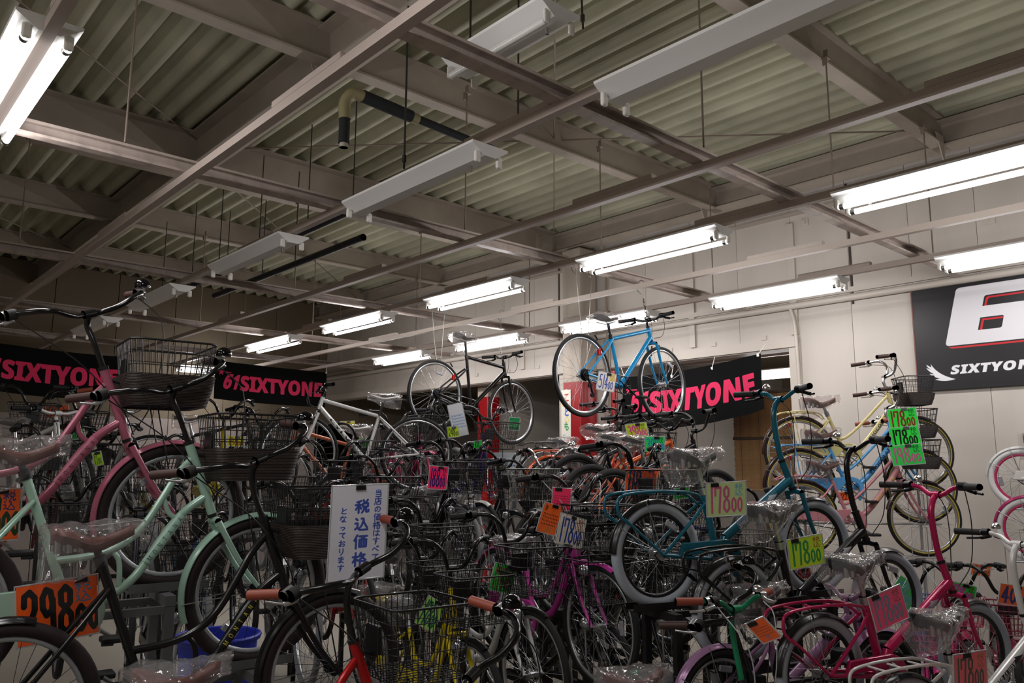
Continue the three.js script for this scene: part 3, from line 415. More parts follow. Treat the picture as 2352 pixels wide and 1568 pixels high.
  if (t.gears) { obj('cassette', cached('cass' + r, () => { const L = [...Array(7)].map((_, i) => { const g = cyl(0.022 + i * 0.005, 0.0025, 20); g.rotateX(Math.PI / 2); g.translate(0, r, 0.05 - i * 0.0045); return g; }); return merge(L); }), darkMetal, root); obj('derailleur', cached('der' + r, () => merge([tube([[0.0, r - 0.03, 0.06], [0.03, r - 0.08, 0.06], [0.05, r - 0.15, 0.06]], 0.01, 6), (() => { const g = cyl(0.022, 0.012, 12); g.rotateX(Math.PI / 2); g.translate(0.05, r - 0.16, 0.06); return g; })(), (() => { const g = cyl(0.022, 0.012, 12); g.rotateX(Math.PI / 2); g.translate(0.025, r - 0.085, 0.06); return g; })()])), darkMetal, root);
    obj('rim_brake', cached('rb' + kind, () => merge([...[-1, 1].flatMap((s) => [tube([[cr.x + 0.05, cr.y - 0.1, s * 0.045], [cr.x + 0.055, cr.y - 0.01, s * 0.04]], 0.008, 6), tube([[0.14, r + r * 0.88, s * 0.045], [0.11, r + r * 0.98, s * 0.04]], 0.008, 6)])])), mat(0x141416, 0.4), root);
    if (o.tailRed) { const g = obj('rear_reflector', rbx(0.02, 0.06, 0.035, 0.006, 0.2, t.ssTop[1] - 0.12, 0.0), redLens, root); } }
  if (t.chainCase && !o.noCase) {
    const big = t.chainCase === 1, sh = new THREE.Shape(), R1 = big ? 0.105 : 0.1; const dx = bbx, a = 0.1;
    sh.moveTo(dx + R1 * Math.cos(-0.9), bby + R1 * Math.sin(-0.9)); sh.absarc(dx, bby, R1, -0.9, Math.PI * 0.55, false);
    sh.lineTo(big ? -0.03 : 0.12, r + 0.05); sh.lineTo(big ? -0.05 : 0.1, r - 0.005); if (!big) { sh.lineTo(dx - 0.15, bby + 0.045); } else sh.lineTo(dx - 0.1, bby + 0.0);
    sh.absarc(dx, bby, R1 * 0.72, Math.PI * 0.72, -0.9, true); sh.closePath();
    const g = cached('case' + kind, () => { const q = new THREE.ExtrudeGeometry(sh, { depth: 0.014, bevelEnabled: true, bevelSize: 0.004, bevelThickness: 0.004, bevelSegments: 2, curveSegments: 10 }); q.translate(0, 0, 0.05); return q; });
    obj('chain_guard', g, o.casePaint ? mat(o.casePaint, 0.3, 0.1) : paint, root);
  }
  if (t.rack && !o.noRack) {
    const [ry, x0, x1] = t.rack, R = [];
    for (const s of [-1, 1]) { R.push(tube([[x1, ry - 0.05, s * 0.02], [x1 - 0.06, ry, s * 0.055], [x0 + 0.07, ry + 0.005, s * 0.06], [x0, ry - 0.02, s * 0.06], [x0 + 0.0, ry - 0.09, s * 0.06], [x0 + 0.06, ry - 0.14, s * 0.06]].slice(0, kind === 'fold' ? 6 : 4), kind === 'fold' ? 0.0075 : 0.0055, 7, { smooth: 4 })); R.push(tube([[kind === 'fold' ? x0 + 0.03 : -0.05, ry - (kind === 'fold' ? 0.11 : 0.01), s * 0.06], [0, r, s * 0.064]], kind === 'fold' ? 0.007 : 0.0045, 6)); }
    for (const q of [0.12, 0.4, 0.7, 0.95]) { const x = mix(x0 + 0.05, x1 - 0.05, q); R.push(tube([[x, ry + 0.003, -0.058], [x, ry + 0.003, 0.058]], 0.005, 6)); }
    if (kind !== 'fold') R.push(tube([[x0, ry - 0.02, -0.06], [x0 - 0.015, ry - 0.02, 0], [x0, ry - 0.02, 0.06]], 0.0055, 6, { smooth: 4 }), tube([[x0 + 0.04, ry + 0.004, 0], [x1 - 0.06, ry + 0.004, 0]], 0.004, 5));
    obj('rear_carrier', R, o.rackPaint ? mat(o.rackPaint, 0.3, o.rackPaint === 0xb4b6b8 ? 0.9 : 0.1) : paint, root);
    obj('rear_reflector', (() => { const g = cyl(0.022, 0.02, 14); g.rotateZ(Math.PI / 2); g.translate(x0 + 0.12, ry - 0.1, 0); return g; })(), redLens, root);
  }
  if (t.basket && !o.noBasket) {
    const [x0, x1, y0, y1, w0, w1] = t.basket, bk = obj('front_basket', cached('bask' + kind + (o.fine || ''), () => basketGeo(x0, x1, y0, y1, w0, w1)), o.basketM || wireM, root);
    obj('basket_bracket', [tube([[t.HT[0] + 0.02, t.HT[1] - 0.04, 0], [x0 + 0.03, y0 + 0.08, 0]], 0.008, 6), rbx(0.018, 0.1, 0.1, 0.006, x0 + 0.015, y0 + 0.14, 0), ...[-1, 1].map((s) => tube([[x0 + 0.14, y0, s * 0.07], [t.W, r, s * 0.068]], 0.003, 5))], mat(0x0d0d0e, 0.4), bk);
    if (t.wicker && !o.noWicker) obj('wicker_skirt', cached('wick' + kind, () => wickerGeo(x0, x1, y0 - 0.01, y0 + t.wicker, w0 + 0.004, mix(w0, w1, t.wicker / (y1 - y0)) + 0.006)), o.wickerM || wicker, bk);
  }
  if (t.light && !o.noLight) { const p = [cr.x + 0.11, cr.y - 0.03, 0.05]; const g = new THREE.SphereGeometry(0.032, 14, 10); g.scale(1.15, 1, 1); g.translate(...p); const l = new THREE.SphereGeometry(0.03, 14, 8, 0, Math.PI * 2, 0, Math.PI / 2.4); l.rotateZ(-Math.PI / 2); l.translate(p[0] + 0.014, p[1], p[2]); const hl = obj('headlamp', [g, tube([[p[0], p[1], p[2]], [t.W - 0.05, r + 0.1, 0.062]], 0.006, 6)], M.chrome, root); obj('lens', l, glassM, hl); }
  if (o.stand) obj('kickstand', tube([[0.02, r - 0.02, -0.07], [-0.02, 0.02, -0.13]], 0.008, 6), steelM, root);
  if (o.text) { const k = kind === 'fold' ? [[0.5, 0.3727], [0.76, 0.5439], 0.0254] : kind === 'cruiser' ? [[0.7, 0.4435], [0.825, 0.6215], 0.0205] : kind === 'choco' ? [[0.58, 0.405], [0.77, 0.649], 0.0252] : kind === 'cross' ? [[0.56, 0.386], [0.8, 0.65], 0.0207] : [[0.5, 0.37], [0.77, 0.683], 0.0232];
    tubeText(root, o.text, k[0], k[1], k[2], o.textBg, o.textFg, { side: o.textSide ?? 1, arrow: o.arrow, spacing: o.spacing, font: o.font || 'bold 52px sans-serif', flip: 0 }); }
  return root;
}
// ---------- the bicycles on the display steps, worked out in metres ----------
bicycle('cruiser', [-3.688, 1.234, -0.107], 1.4673, { wall: 0, tire: 'brown', rim: 'grey', darkSpokes: 1, grips: 'brown', barYaw: -1.19, leverPaint: 0xa9aaac, bell: 'big', postM: vinylBlack, bag: true, wicker: 1, saddleM: vinylBrown, paint: 0xa65c70, text: 'MONTANA', textBg: '#a65c70', textFg: '#3c1c28', spacing: 1, font: '46px sans-serif', label: 'pink step-through bicycle with brown tyres and wire and wicker basket, highest of the left group', group: 'step-through cruisers at the left' });
bicycle('cruiser', [-3.441, 0.928, -0.391], 1.4673, { wall: 0, tire: 'brown', rim: 'grey', darkSpokes: 1, grips: 'brown', barYaw: -1.19, leverPaint: 0xa9aaac, bell: 'big', postM: vinylBlack, bag: true, wicker: 1, saddleM: vinylBrown, paint: 0x9cc0ae, text: 'MONTANA', textBg: '#9cc0ae', textFg: '#16324a', spacing: 1, font: '46px sans-serif', label: 'pale green step-through bicycle with brown tyres, between the pink and the black one', group: 'step-through cruisers at the left' });
bicycle('cruiser', [-3.138, 0.631, -0.590], 1.4673, { wall: 0, tire: 'brown', rim: 'grey', darkSpokes: 1, grips: 'brown', barYaw: -1.19, leverPaint: 0xa9aaac, bell: 'big', postM: vinylBlack, bag: true, wicker: 1, saddleM: vinylBrown, t: { clamp: [0.835, 1.165], stem: [[0.835, 0.91], [0.79, 1.02], [0.79, 1.1], [0.835, 1.165]] }, paint: 0x131315, casePaint: 0x101011, text: 'MONTANA', textBg: '#131315', textFg: '#d6d24a', spacing: 1, font: '46px sans-serif', label: 'black step-through bicycle with yellow frame lettering and brown tyres, lower left', group: 'step-through cruisers at the left' });
bicycle('cruiser', [-2.691, 0.217, -0.749], 1.4673, { wall: 0, tire: 'brown', rim: 'grey', darkSpokes: 1, grips: 'tan', barYaw: -1.19, leverPaint: 0xa9aaac, bell: 'big', postM: vinylBlack, bag: true, wicker: 1, saddleM: vinylBrown, t: { clamp: [0.885, 1.215], stem: [[0.835, 0.91], [0.81, 1.02], [0.82, 1.13], [0.885, 1.215]] }, paint: 0xb00d12, guardPaint: 0x121213, noWicker: 1, label: 'red bicycle with black handlebar, tan grips and round wire basket at the bottom edge', group: 'step-through cruisers at the left' });
bicycle('cruiser', [-2.005, 0.011, -0.804], 1.4673, { wall: 0, tire: 'brown', rim: 'grey', darkSpokes: 1, grips: 'tan', barYaw: -1.19, leverPaint: 0xa9aaac, bell: 'big', postM: vinylBlack, bag: true, wicker: 1, saddleM: vinylBrown, paint: 0x8c0c10, guardPaint: 0x121213, noBasket: 1, label: 'bicycle at the bottom edge of which the black handlebar with tan grip shows', group: 'step-through cruisers at the left' });
bicycle('fold', [-2.522, 1.073, -3.230], 1.2579, { tire: 'grey', rim: 'black', bag: true, grips: 'black', bell: 1, bellM: M.chrome, guardPaint: 0x121213, text: 'NUMBER 61 WAY', cableM: cableM, paint: 0x155c70, textBg: '#155c70', textFg: '#39424a', arrow: '#b9bfc4', label: 'teal small-wheeled bicycle with grey tyres and rear carrier, top of the right group', group: 'small-wheeled bicycles at the right' });
bicycle('fold', [-2.258, 0.804, -3.497], 1.2579, { tire: 'grey', rim: 'black', bag: true, grips: 'black', bell: 1, bellM: M.chrome, guardPaint: 0x121213, text: 'NUMBER 61 WAY', cableM: cableM, paint: 0x121214, textBg: '#121214', textFg: '#39424a', arrow: '#c3c8cc', label: 'black small-wheeled bicycle with grey tyres, between the teal and the magenta one', group: 'small-wheeled bicycles at the right' });
bicycle('fold', [-1.900, 0.569, -3.617], 1.2404, { tire: 'grey', rim: 'black', bag: true, grips: 'black', bell: 1, bellM: M.chrome, guardPaint: 0x121213, text: 'NUMBER 61 WAY', cableM: cableM, paint: 0xb01a52, textBg: '#b01a52', textFg: '#6a2a48', arrow: '#a9a0ac', label: 'magenta small-wheeled bicycle with grey tyres and magenta carrier', group: 'small-wheeled bicycles at the right' });
bicycle('fold', [-1.602, 0.332, -3.793], 1.2404, { tire: 'grey', rim: 'black', bag: true, grips: 'black', bell: 1, bellM: M.chrome, guardPaint: 0x121213, text: 'NUMBER 61 WAY', cableM: cableM, paint: 0xd6d6d4, textBg: '#d6d6d4', textFg: '#d8d8d8', arrow: '#241a30', label: 'white small-wheeled bicycle in the bottom right corner', group: 'small-wheeled bicycles at the right' });
bicycle('cross', [-4.367, 2.144, -4.690], 1.5720, { paint: 0x1f86bb, bag: true, tailRed: 1, saddleM: vinylBlack, postM: mat(0x141416, 0.4), label: 'bright blue bicycle hanging from the ceiling rails', group: 'hanging bicycles' });
bicycle('cross', [-6.252, 2.107, -4.575], 1.6069, { pitch: -0.120, paint: 0x101012, bag: true, tailRed: 1, saddleM: vinylBlack, postM: mat(0x141416, 0.4), t: { tubes: [[[[0.866, 0.79], [0.36, 0.79]], 0.0165], [[[0.886, 0.745], [0.468, 0.285]], 0.0205]], seat: [0.34, 0.8], saddle: [0.29, 1.0] }, label: 'black bicycle hanging from the ceiling rails beside the blue one', group: 'hanging bicycles' });
bicycle('cross', [-6.025, 1.518, -4.250], -1.9361, { paint: 0xcfcfcd, tire: 'black', rim: 'silver', saddleM: vinylWhite, bag: true, postM: mat(0x141416, 0.4), text: 'CYLVA', textBg: '#cfcfcd', textFg: '#15151c', textSide: -1, label: 'white bicycle with black frame lettering, facing left, on the upper step' });
bicycle('cross', [-6.623, 1.269, -4.325], -1.9361, { paint: 0xb5623f, rim: 'silver', saddleM: vinylWhite, bag: true, label: 'copper orange bicycle with pale frame lettering, facing left behind the white one' });
bicycle('choco', [-3.196, 1.591, -5.930], 0.8041, { scale: 0.92, paint: 0xd3c68c, tire: 'black', rim: 'silver', wall: mat(0xb9a445, 0.7), barPaint: 0xc8c8cc, stemPaint: 0xc8c8cc, grips: 'brown', guardPaint: 0x3a2420, bag: true, saddleM: vinylBrown, leverPaint: 0xc9c7c0, wickerM: wicker, text: 'CHOCOLATE', textBg: '#d3c68c', textFg: '#4a3a20', label: 'cream city bicycle by the right wall, topmost of three', group: 'pastel city bicycles by the right wall' });
bicycle('choco', [-3.168, 1.333, -5.870], 0.8041, { scale: 0.92, paint: 0x5aa0d8, tire: 'black', rim: 'silver', wall: mat(0xb9a445, 0.7), barPaint: 0xc8c8cc, stemPaint: 0xc8c8cc, grips: 'brown', guardPaint: 0x3a2420, rackPaint: 0x5aa0d8, bag: true, saddleM: vinylBrown, leverPaint: 0xc9c7c0, bell: 1, bellM: M.chrome, text: 'CHOCOLATE', textBg: '#5aa0d8', textFg: '#14304e', label: 'sky blue city bicycle by the right wall, middle of three', group: 'pastel city bicycles by the right wall' });
bicycle('choco', [-3.137, 1.093, -5.809], 0.8041, { scale: 0.92, paint: 0xc08088, tire: 'black', rim: 'silver', wall: mat(0xb9a445, 0.7), barPaint: 0xc8c8cc, stemPaint: 0xc8c8cc, grips: 'tan', guardPaint: 0x3a2420, bag: true, saddleM: vinylBrown, leverPaint: 0xc9c7c0, bell: 1, bellM: M.chrome, text: 'CHOCOLATE', textBg: '#c08088', textFg: '#d0b060', label: 'dusty pink city bicycle by the right wall, lowest of three', group: 'pastel city bicycles by the right wall' });
bicycle('kid', [-1.933, 1.458, -6.878], 0.2281, {  paint: 0xd9d3cf, tire: 'white', rim: 'pink', guardPaint: 0xdcdcda, noBasket: 1, bag: true, label: 'child bicycle with white tyres and pink rims at the right edge, upper one', group: 'child bicycles on the right wall' });
bicycle('kid', [-1.810, 1.108, -6.566], 0.2281, {  paint: 0xa32466, tire: 'white', rim: 'pink', guardPaint: 0xa3225e, noBasket: 1, bag: true, label: 'child bicycle with white tyres and magenta mudguard at the right edge, lower one', group: 'child bicycles on the right wall' });
bicycle('city', [-4.173, 0.538, -3.645], -0.1733, { bag: true, rackPaint: 0xb4b6b8, paint: 0xb0388f, rim: 'silver', label: 'bright magenta city bicycle with black basket in the middle', cableM: cableGrey });
bicycle('city', [-4.288, 0.328, -3.242], -0.1733, { bag: true, rackPaint: 0xb4b6b8, paint: 0xc9c9c9, guardPaint: 0x161617, label: 'city bicycle with white fork and frame and black wire basket, bottom middle' });
bicycle('city', [-4.407, 0.193, -2.928], -0.1733, { bag: true, rackPaint: 0xb4b6b8, paint: 0xcdb80c, rackPaint: 0xcdb80c, guardPaint: 0x171717, bar: 'city', label: 'yellow city bicycle seen through the round wire basket' });
bicycle('city', [-4.036, 0.734, -4.056], -0.1733, { bag: true, rackPaint: 0xb4b6b8, paint: 0x141416, label: 'black city bicycle right behind the teal one, with high black handlebar' });
bicycle('city', [-6.002, 0.783, -4.101], -0.1733, { bag: true, rackPaint: 0xb4b6b8, paint: 0x121214, tire: 'midgrey', label: 'black city bicycle with grey tyres, straight wire basket and round headlamp, centre' });
bicycle('city', [-6.246, 0.515, -3.801], -0.1733, { bag: true, rackPaint: 0xb4b6b8, paint: 0x161618, tire: 'midgrey', forkPaint: 0xb9b9b7, label: 'city bicycle with grey tyres and round headlamp right of the white paper notice' });
bicycle('city', [-5.990, 0.804, -4.299], -0.1733, { bag: true, rackPaint: 0xb4b6b8, paint: 0xc9c7c2, rackPaint: 0xc9c7c2, bar: 'city', label: 'white city bicycle with white mudguard behind the black one with grey tyres' });
bicycle('city', [-4.858, 0.734, -5.364], -1.2903, { bag: true, rackPaint: 0xb4b6b8, paint: 0x3b2a26, barPaint: 0xc8c8cc, stemPaint: 0x6d6f72, basketM: wireSilver, grips: 'brown', leverPaint: 0xb4b6b8, bell: 'big', bellM: M.chrome, label: 'city bicycle with chrome handlebar, brown grips and silver wire basket' });
bicycle('city', [-5.609, 1.264, -5.455], 1.3975, { bag: true, rackPaint: 0xb4b6b8, paint: 0x1a1512, guardPaint: 0x17130f, noBasket: 0, rackPaint: 0x1a1512, label: 'black city bicycle with bagged saddle, farthest of three below the red column', group: 'city bicycles below the red column' });
bicycle('city', [-5.275, 1.178, -5.242], 1.3975, { bag: true, rackPaint: 0xb4b6b8, paint: 0xb8471c, guardPaint: 0xb8471c, rackPaint: 0xb8471c, label: 'orange city bicycle with orange mudguard and carrier below the red column', group: 'city bicycles below the red column' });
bicycle('city', [-4.939, 1.072, -5.035], 1.3975, { bag: true, rackPaint: 0xb4b6b8, paint: 0x6a1a16, guardPaint: 0x241310, rackPaint: 0x2a2a2c, label: 'dark red city bicycle, nearest of three below the red column', group: 'city bicycles below the red column' });
bicycle('mtb', [-4.633, 1.191, -4.894], 1.3975, { paint: 0x141416, rim: 'black', text: 'INTER', textBg: '#141416', textFg: '#d0d0d0', bag: true, label: 'black mountain bicycle with pale frame lettering beside the red column' });
bicycle('mtb', [-4.284, 1.104, -4.696], 1.3975, { paint: 0xb84c18, rim: 'black', text: 'TECNO', textBg: '#b84c18', textFg: '#e0c79a', bag: true, label: 'orange mountain bicycle with pale frame lettering in the centre' });
bicycle('mtb', [-3.974, 1.072, -4.594], 1.3975, { paint: 0x17171a, rim: 'black', bag: true, bar: 'city', label: 'dark bicycle behind the orange price card, mostly hidden' });
bicycle('kid', [-2.607, 0.245, -3.228], -0.1733, { t: { r: 0.255, HT: [0.62, 0.6], HB: [0.66, 0.48], clamp: [0.6, 0.9], stem: [[0.62, 0.6], [0.575, 0.8], [0.575, 0.86], [0.6, 0.9]] }, stemPaint: 0x0f7a52, bar: 'fold', paint: 0x0e6a48, metal: 0.9, gloss: 0.2, barPaint: 0x0f7a52, grips: 'tan', leverPaint: 0xc4c6c8, bell: 1, bellM: M.chrome, cableM: cableGrey, noBasket: 1, label: 'metallic green bicycle with tan grips and chrome bell at the bottom' });
bicycle('fold', [-2.239, 0.418, -3.314], 1.2579, { t: { HT: [0.825, 0.6], clamp: [0.815, 0.68], stem: [[0.825, 0.6], [0.805, 0.65], [0.815, 0.68]] }, paint: 0x9a7296, guardPaint: 0x9a7296, tire: 'black', rim: 'silver', noRack: 1, bag: true, label: 'lavender bicycle whose mudguard shows at the bottom edge' });
bicycle('cruiser', [-2.279, 0.007, -2.485], 1.3626, { wall: 0, tire: 'brown', rim: 'grey', darkSpokes: 1, grips: 'brown', barYaw: -1.19, leverPaint: 0xa9aaac, bell: 'big', postM: vinylBlack, bag: true, wicker: 1, saddleM: vinylBrown, paint: 0x131315, saddleM: vinylBrown, noBasket: 1, label: 'bicycle at the bottom edge of which only the bagged brown saddle shows' });
bicycle('city', [-7.188, 0.859, -1.610], -0.2780, { bag: true, rackPaint: 0xb4b6b8, paint: 0x4a2020, tire: 'black', crank: 0.3, label: 'dark red bicycle mostly hidden, below the pink bicycle wheel' });
bicycle('city', [-7.397, 0.897, -1.892], -0.1733, { bag: true, rackPaint: 0xb4b6b8, paint: 0x2a2a2c, tire: 'black', crank: 0.67, label: 'dark grey bicycle mostly hidden, behind the pale green bicycle wheel' });
bicycle('city', [-6.860, 0.808, -2.057], -0.1733, { bag: true, rackPaint: 0xb4b6b8, paint: 0x7a6a10, tire: 'midgrey', crank: 1.04, label: 'mustard yellow bicycle mostly hidden, beside the fork of the pale green bicycle' });
bicycle('city', [-6.486, 0.516, -1.482], -0.1733, { bag: true, rackPaint: 0xb4b6b8, paint: 0x1a1a1c, tire: 'black', crank: 1.41, label: 'black bicycle mostly hidden, near the left photo edge under the large orange card' });
bicycle('city', [-6.191, 0.467, -1.904], -0.2780, { bag: true, rackPaint: 0xb4b6b8, paint: 0x222226, tire: 'black', noBasket: 1, crank: 1.78, label: 'dark grey bicycle mostly hidden, behind the seat tube of the black step-through bicycle' });
bicycle('city', [-6.154, 0.455, -2.168], -0.1733, { bag: true, rackPaint: 0xb4b6b8, paint: 0x3f6f96, tire: 'midgrey', crank: 2.15, label: 'steel blue bicycle mostly hidden, behind the lettered tube of the black step-through bicycle' });
bicycle('city', [-6.353, 0.493, -2.544], -0.1733, { bag: true, rackPaint: 0xb4b6b8, paint: 0x1a1a1c, tire: 'black', crank: 2.52, label: 'black bicycle mostly hidden, behind the wheel of the black step-through bicycle' });
bicycle('city', [-6.536, 0.671, -2.904], -0.1733, { bag: true, rackPaint: 0xb4b6b8, paint: 0x8a8a8a, tire: 'black', crank: 2.89, label: 'silver bicycle mostly hidden, left of the white paper notice' });
bicycle('city', [-5.399, 0.492, -2.628], -0.2780, { bag: true, rackPaint: 0xb4b6b8, paint: 0x151517, tire: 'midgrey', crank: 3.26, label: 'black bicycle mostly hidden, under the grip of the red bicycle' });
bicycle('city', [-7.645, 1.159, -2.918], -0.1733, { bag: true, rackPaint: 0xb4b6b8, paint: 0xb8a81c, tire: 'black', noBasket: 1, crank: 0.63, label: 'yellow bicycle mostly hidden, behind the basket of the pale green bicycle' });
bicycle('city', [-7.721, 1.112, -3.299], -0.1733, { bag: true, rackPaint: 0xb4b6b8, paint: 0x17171a, tire: 'black', crank: 1.0, label: 'black bicycle mostly hidden, behind the white bicycle frame' });
bicycle('city', [-7.144, 0.967, -3.976], -0.1733, { bag: true, rackPaint: 0xb4b6b8, paint: 0x1d1d20, tire: 'midgrey', crank: 1.37, label: 'black bicycle mostly hidden, below the chainring of the white bicycle' });
bicycle('city', [-6.608, 0.786, -3.485], -0.2780, { bag: true, rackPaint: 0xb4b6b8, paint: 0x8a1018, tire: 'black', crank: 1.74, label: 'red bicycle mostly hidden, right behind the paper notice' });
bicycle('city', [-5.331, 0.368, -3.408], -0.1733, { bag: true, rackPaint: 0xb4b6b8, paint: 0x1b1b1e, tire: 'black', crank: 2.11, label: 'black bicycle mostly hidden, inside the view of the round wire basket' });
bicycle('city', [-4.396, 0.314, -4.311], -0.1733, { bag: true, rackPaint: 0xb4b6b8, paint: 0x141416, tire: 'midgrey', noBasket: 1, crank: 2.48, label: 'black bicycle mostly hidden, under the teal bicycle rear wheel' });
bicycle('city', [-4.421, 0.421, -4.712], -0.1733, { bag: true, rackPaint: 0xb4b6b8, paint: 0x24242a, tire: 'black', crank: 2.85, label: 'dark grey bicycle mostly hidden, left of the metallic green bicycle' });
bicycle('city', [-4.588, 0.629, -5.468], -0.2780, { bag: true, rackPaint: 0xb4b6b8, paint: 0x2a2a52, tire: 'black', crank: 3.22, label: 'navy bicycle mostly hidden, behind the rear wheel of the black small-wheeled bicycle' });
bicycle('city', [-5.070, 0.754, -5.274], -0.1733, { bag: true, rackPaint: 0xb4b6b8, paint: 0x1a1a1c, tire: 'midgrey', crank: 0.59, label: 'black bicycle mostly hidden, behind the teal carrier' });
bicycle('city', [-3.935, 0.344, -4.817], -0.1733, { bag: true, rackPaint: 0xb4b6b8, paint: 0x1c1c1e, tire: 'black', crank: 0.96, label: 'black bicycle mostly hidden, right of the metallic green handlebar' });
bicycle('city', [-3.913, 0.453, -5.270], -0.1733, { bag: true, rackPaint: 0xb4b6b8, paint: 0x4a4a50, tire: 'black', noBasket: 1, crank: 1.33, label: 'grey bicycle mostly hidden, behind the magenta carrier' });
bicycle('city', [-5.480, 0.642, -4.624], -0.2780, { bag: true, rackPaint: 0xb4b6b8, paint: 0x19191c, tire: 'midgrey', crank: 1.7, label: 'black bicycle mostly hidden, under the white 178 card' });
bicycle('city', [-5.938, 0.728, -4.618], -0.1733, { bag: true, rackPaint: 0xb4b6b8, paint: 0x2c2c30, tire: 'black', crank: 2.07, label: 'dark grey bicycle mostly hidden, left of the saddle of the magenta bicycle' });
bicycle('city', [-8.400, 1.231, -1.606], -0.1733, { bag: true, rackPaint: 0xb4b6b8, paint: 0x1a1a1c, tire: 'black', crank: 2.44, label: 'black bicycle mostly hidden, at the left photo edge beside the pink saddle' });
bicycle('city', [-8.463, 1.189, -2.000], -0.1733, { bag: true, rackPaint: 0xb4b6b8, paint: 0x999999, tire: 'midgrey', crank: 2.81, label: 'silver bicycle mostly hidden, left of the pink mudguard' });
bicycle('city', [-5.813, 0.411, -3.247], -0.2780, { bag: true, rackPaint: 0xb4b6b8, paint: 0x8c1216, tire: 'black', noBasket: 1, crank: 3.18, label: 'red bicycle mostly hidden, behind the red bicycle stem' });
bicycle('city', [-6.271, 0.669, -3.655], -0.1733, { bag: true, rackPaint: 0xb4b6b8, paint: 0x1a1a1c, tire: 'black', crank: 0.55, label: 'black bicycle mostly hidden, right of the paper notice' });
bicycle('city', [-6.608, 1.147, -4.984], -0.1733, { bag: true, rackPaint: 0xb4b6b8, paint: 0x2d2460, tire: 'midgrey', crank: 0.92, label: 'purple bicycle mostly hidden, behind the straight wire basket' });
bicycle('city', [-7.173, 1.217, -4.642], -0.1733, { bag: true, rackPaint: 0xb4b6b8, paint: 0xb02a5c, tire: 'black', crank: 1.29, label: 'pink bicycle mostly hidden, left of the small pink card' });
bicycle('city', [-7.517, 1.128, -4.665], -0.2780, { bag: true, rackPaint: 0xb4b6b8, paint: 0xc03a68, tire: 'black', crank: 1.66, label: 'pink bicycle mostly hidden, below the rear wheel of the white bicycle' });
bicycle('mtb', [-6.986, 1.258, -4.815], -0.1733, { bag: true, rackPaint: 0xb4b6b8, paint: 0x1a1a1c, tire: 'midgrey', noBasket: 1, crank: 2.03, label: 'black bicycle mostly hidden, under the black hanging bicycle' });
bicycle('city', [-5.409, 0.323, -1.818], -0.1733, { bag: true, rackPaint: 0xb4b6b8, paint: 0x18181a, tire: 'black', crank: 2.4, label: 'black bicycle mostly hidden, at the bottom edge beside the lower brown saddle' });
bicycle('city', [-4.250, 0.228, -3.736], -0.1733, { bag: true, rackPaint: 0xb4b6b8, paint: 0x1c1c1f, tire: 'black', crank: 2.77, label: 'black bicycle mostly hidden, at the bottom edge under the magenta bicycle wheel' });
bicycle('city', [-3.799, 0.283, -4.004], -0.2780, { bag: true, rackPaint: 0xb4b6b8, paint: 0x191920, tire: 'midgrey', crank: 3.14, label: 'black bicycle mostly hidden, at the bottom edge under the black wheel stand' });
bicycle('city', [-4.946, 0.185, -3.123], -0.1733, { bag: true, rackPaint: 0xb4b6b8, paint: 0x222224, tire: 'black', crank: 0.51, label: 'dark grey bicycle mostly hidden, at the bottom edge right of the round wire basket' });
bicycle('kid', [-2.612, 0.247, -6.383], -1.1681, { paint: 0x2a4a9a, tire: 'black', bag: true, grips: 'black', basketM: mat(0x2a4a9a, 0.4), cableM: cableGrey, label: 'blue child bicycle with blue basket behind the magenta small-wheeled one', group: 'child bicycles behind the right group' });
bicycle('kid', [-2.307, 0.271, -6.414], -1.1681, { paint: 0xa81e4e, tire: 'black', bag: true, grips: 'black', basketM: mat(0xa81e4e, 0.4), cableM: cableGrey, label: 'magenta child bicycle with magenta basket behind the magenta small-wheeled one', group: 'child bicycles behind the right group' });
bicycle('kid', [-1.971, 0.298, -6.175], -1.1681, { paint: 0x6e1230, tire: 'black', bag: true, grips: 'black', basketM: mat(0x6e1230, 0.4), cableM: cableGrey, label: 'dark red child bicycle with dark red basket behind the magenta small-wheeled one', group: 'child bicycles behind the right group' });
bicycle('kid', [-2.366, 0.113, -6.083], -1.1681, { paint: 0xb03070, tire: 'black', bag: true, grips: 'black', basketM: mat(0xb03070, 0.4), cableM: cableGrey, label: 'pink child bicycle with pink basket behind the magenta small-wheeled one', group: 'child bicycles behind the right group' });
bicycle('mtb', [-8.282, 1.225, -1.616], 0.3154, { paint: 0x1a1a1c, bar: 'bmx', bag: true, label: 'black bicycle with high bars at the far left under the banner' });
bicycle('cross', [-7.333, 1.218, -1.146], 0.3154, { paint: 0xcfcfcd, barPaint: 0xd0d0d0, stemPaint: 0xd0d0d0, bag: true, label: 'bicycle with white handlebar and red switches at the left edge' });
bicycle('city', [-6.903, 1.125, -1.524], 0.3154, { bag: true, rackPaint: 0xb4b6b8, paint: 0x8a8a88, barPaint: 0xc8c8cc, stemPaint: 0xc8c8cc, grips: 'tan', noBasket: 1, label: 'city bicycle with chrome handlebar and tan grip seen behind the pink frame' });
bicycle('cross', [-8.038, 1.359, -2.577], 1.2579, { paint: 0x222226, bag: true, label: 'dark bicycle whose bagged saddle stands alone behind the pink one' });
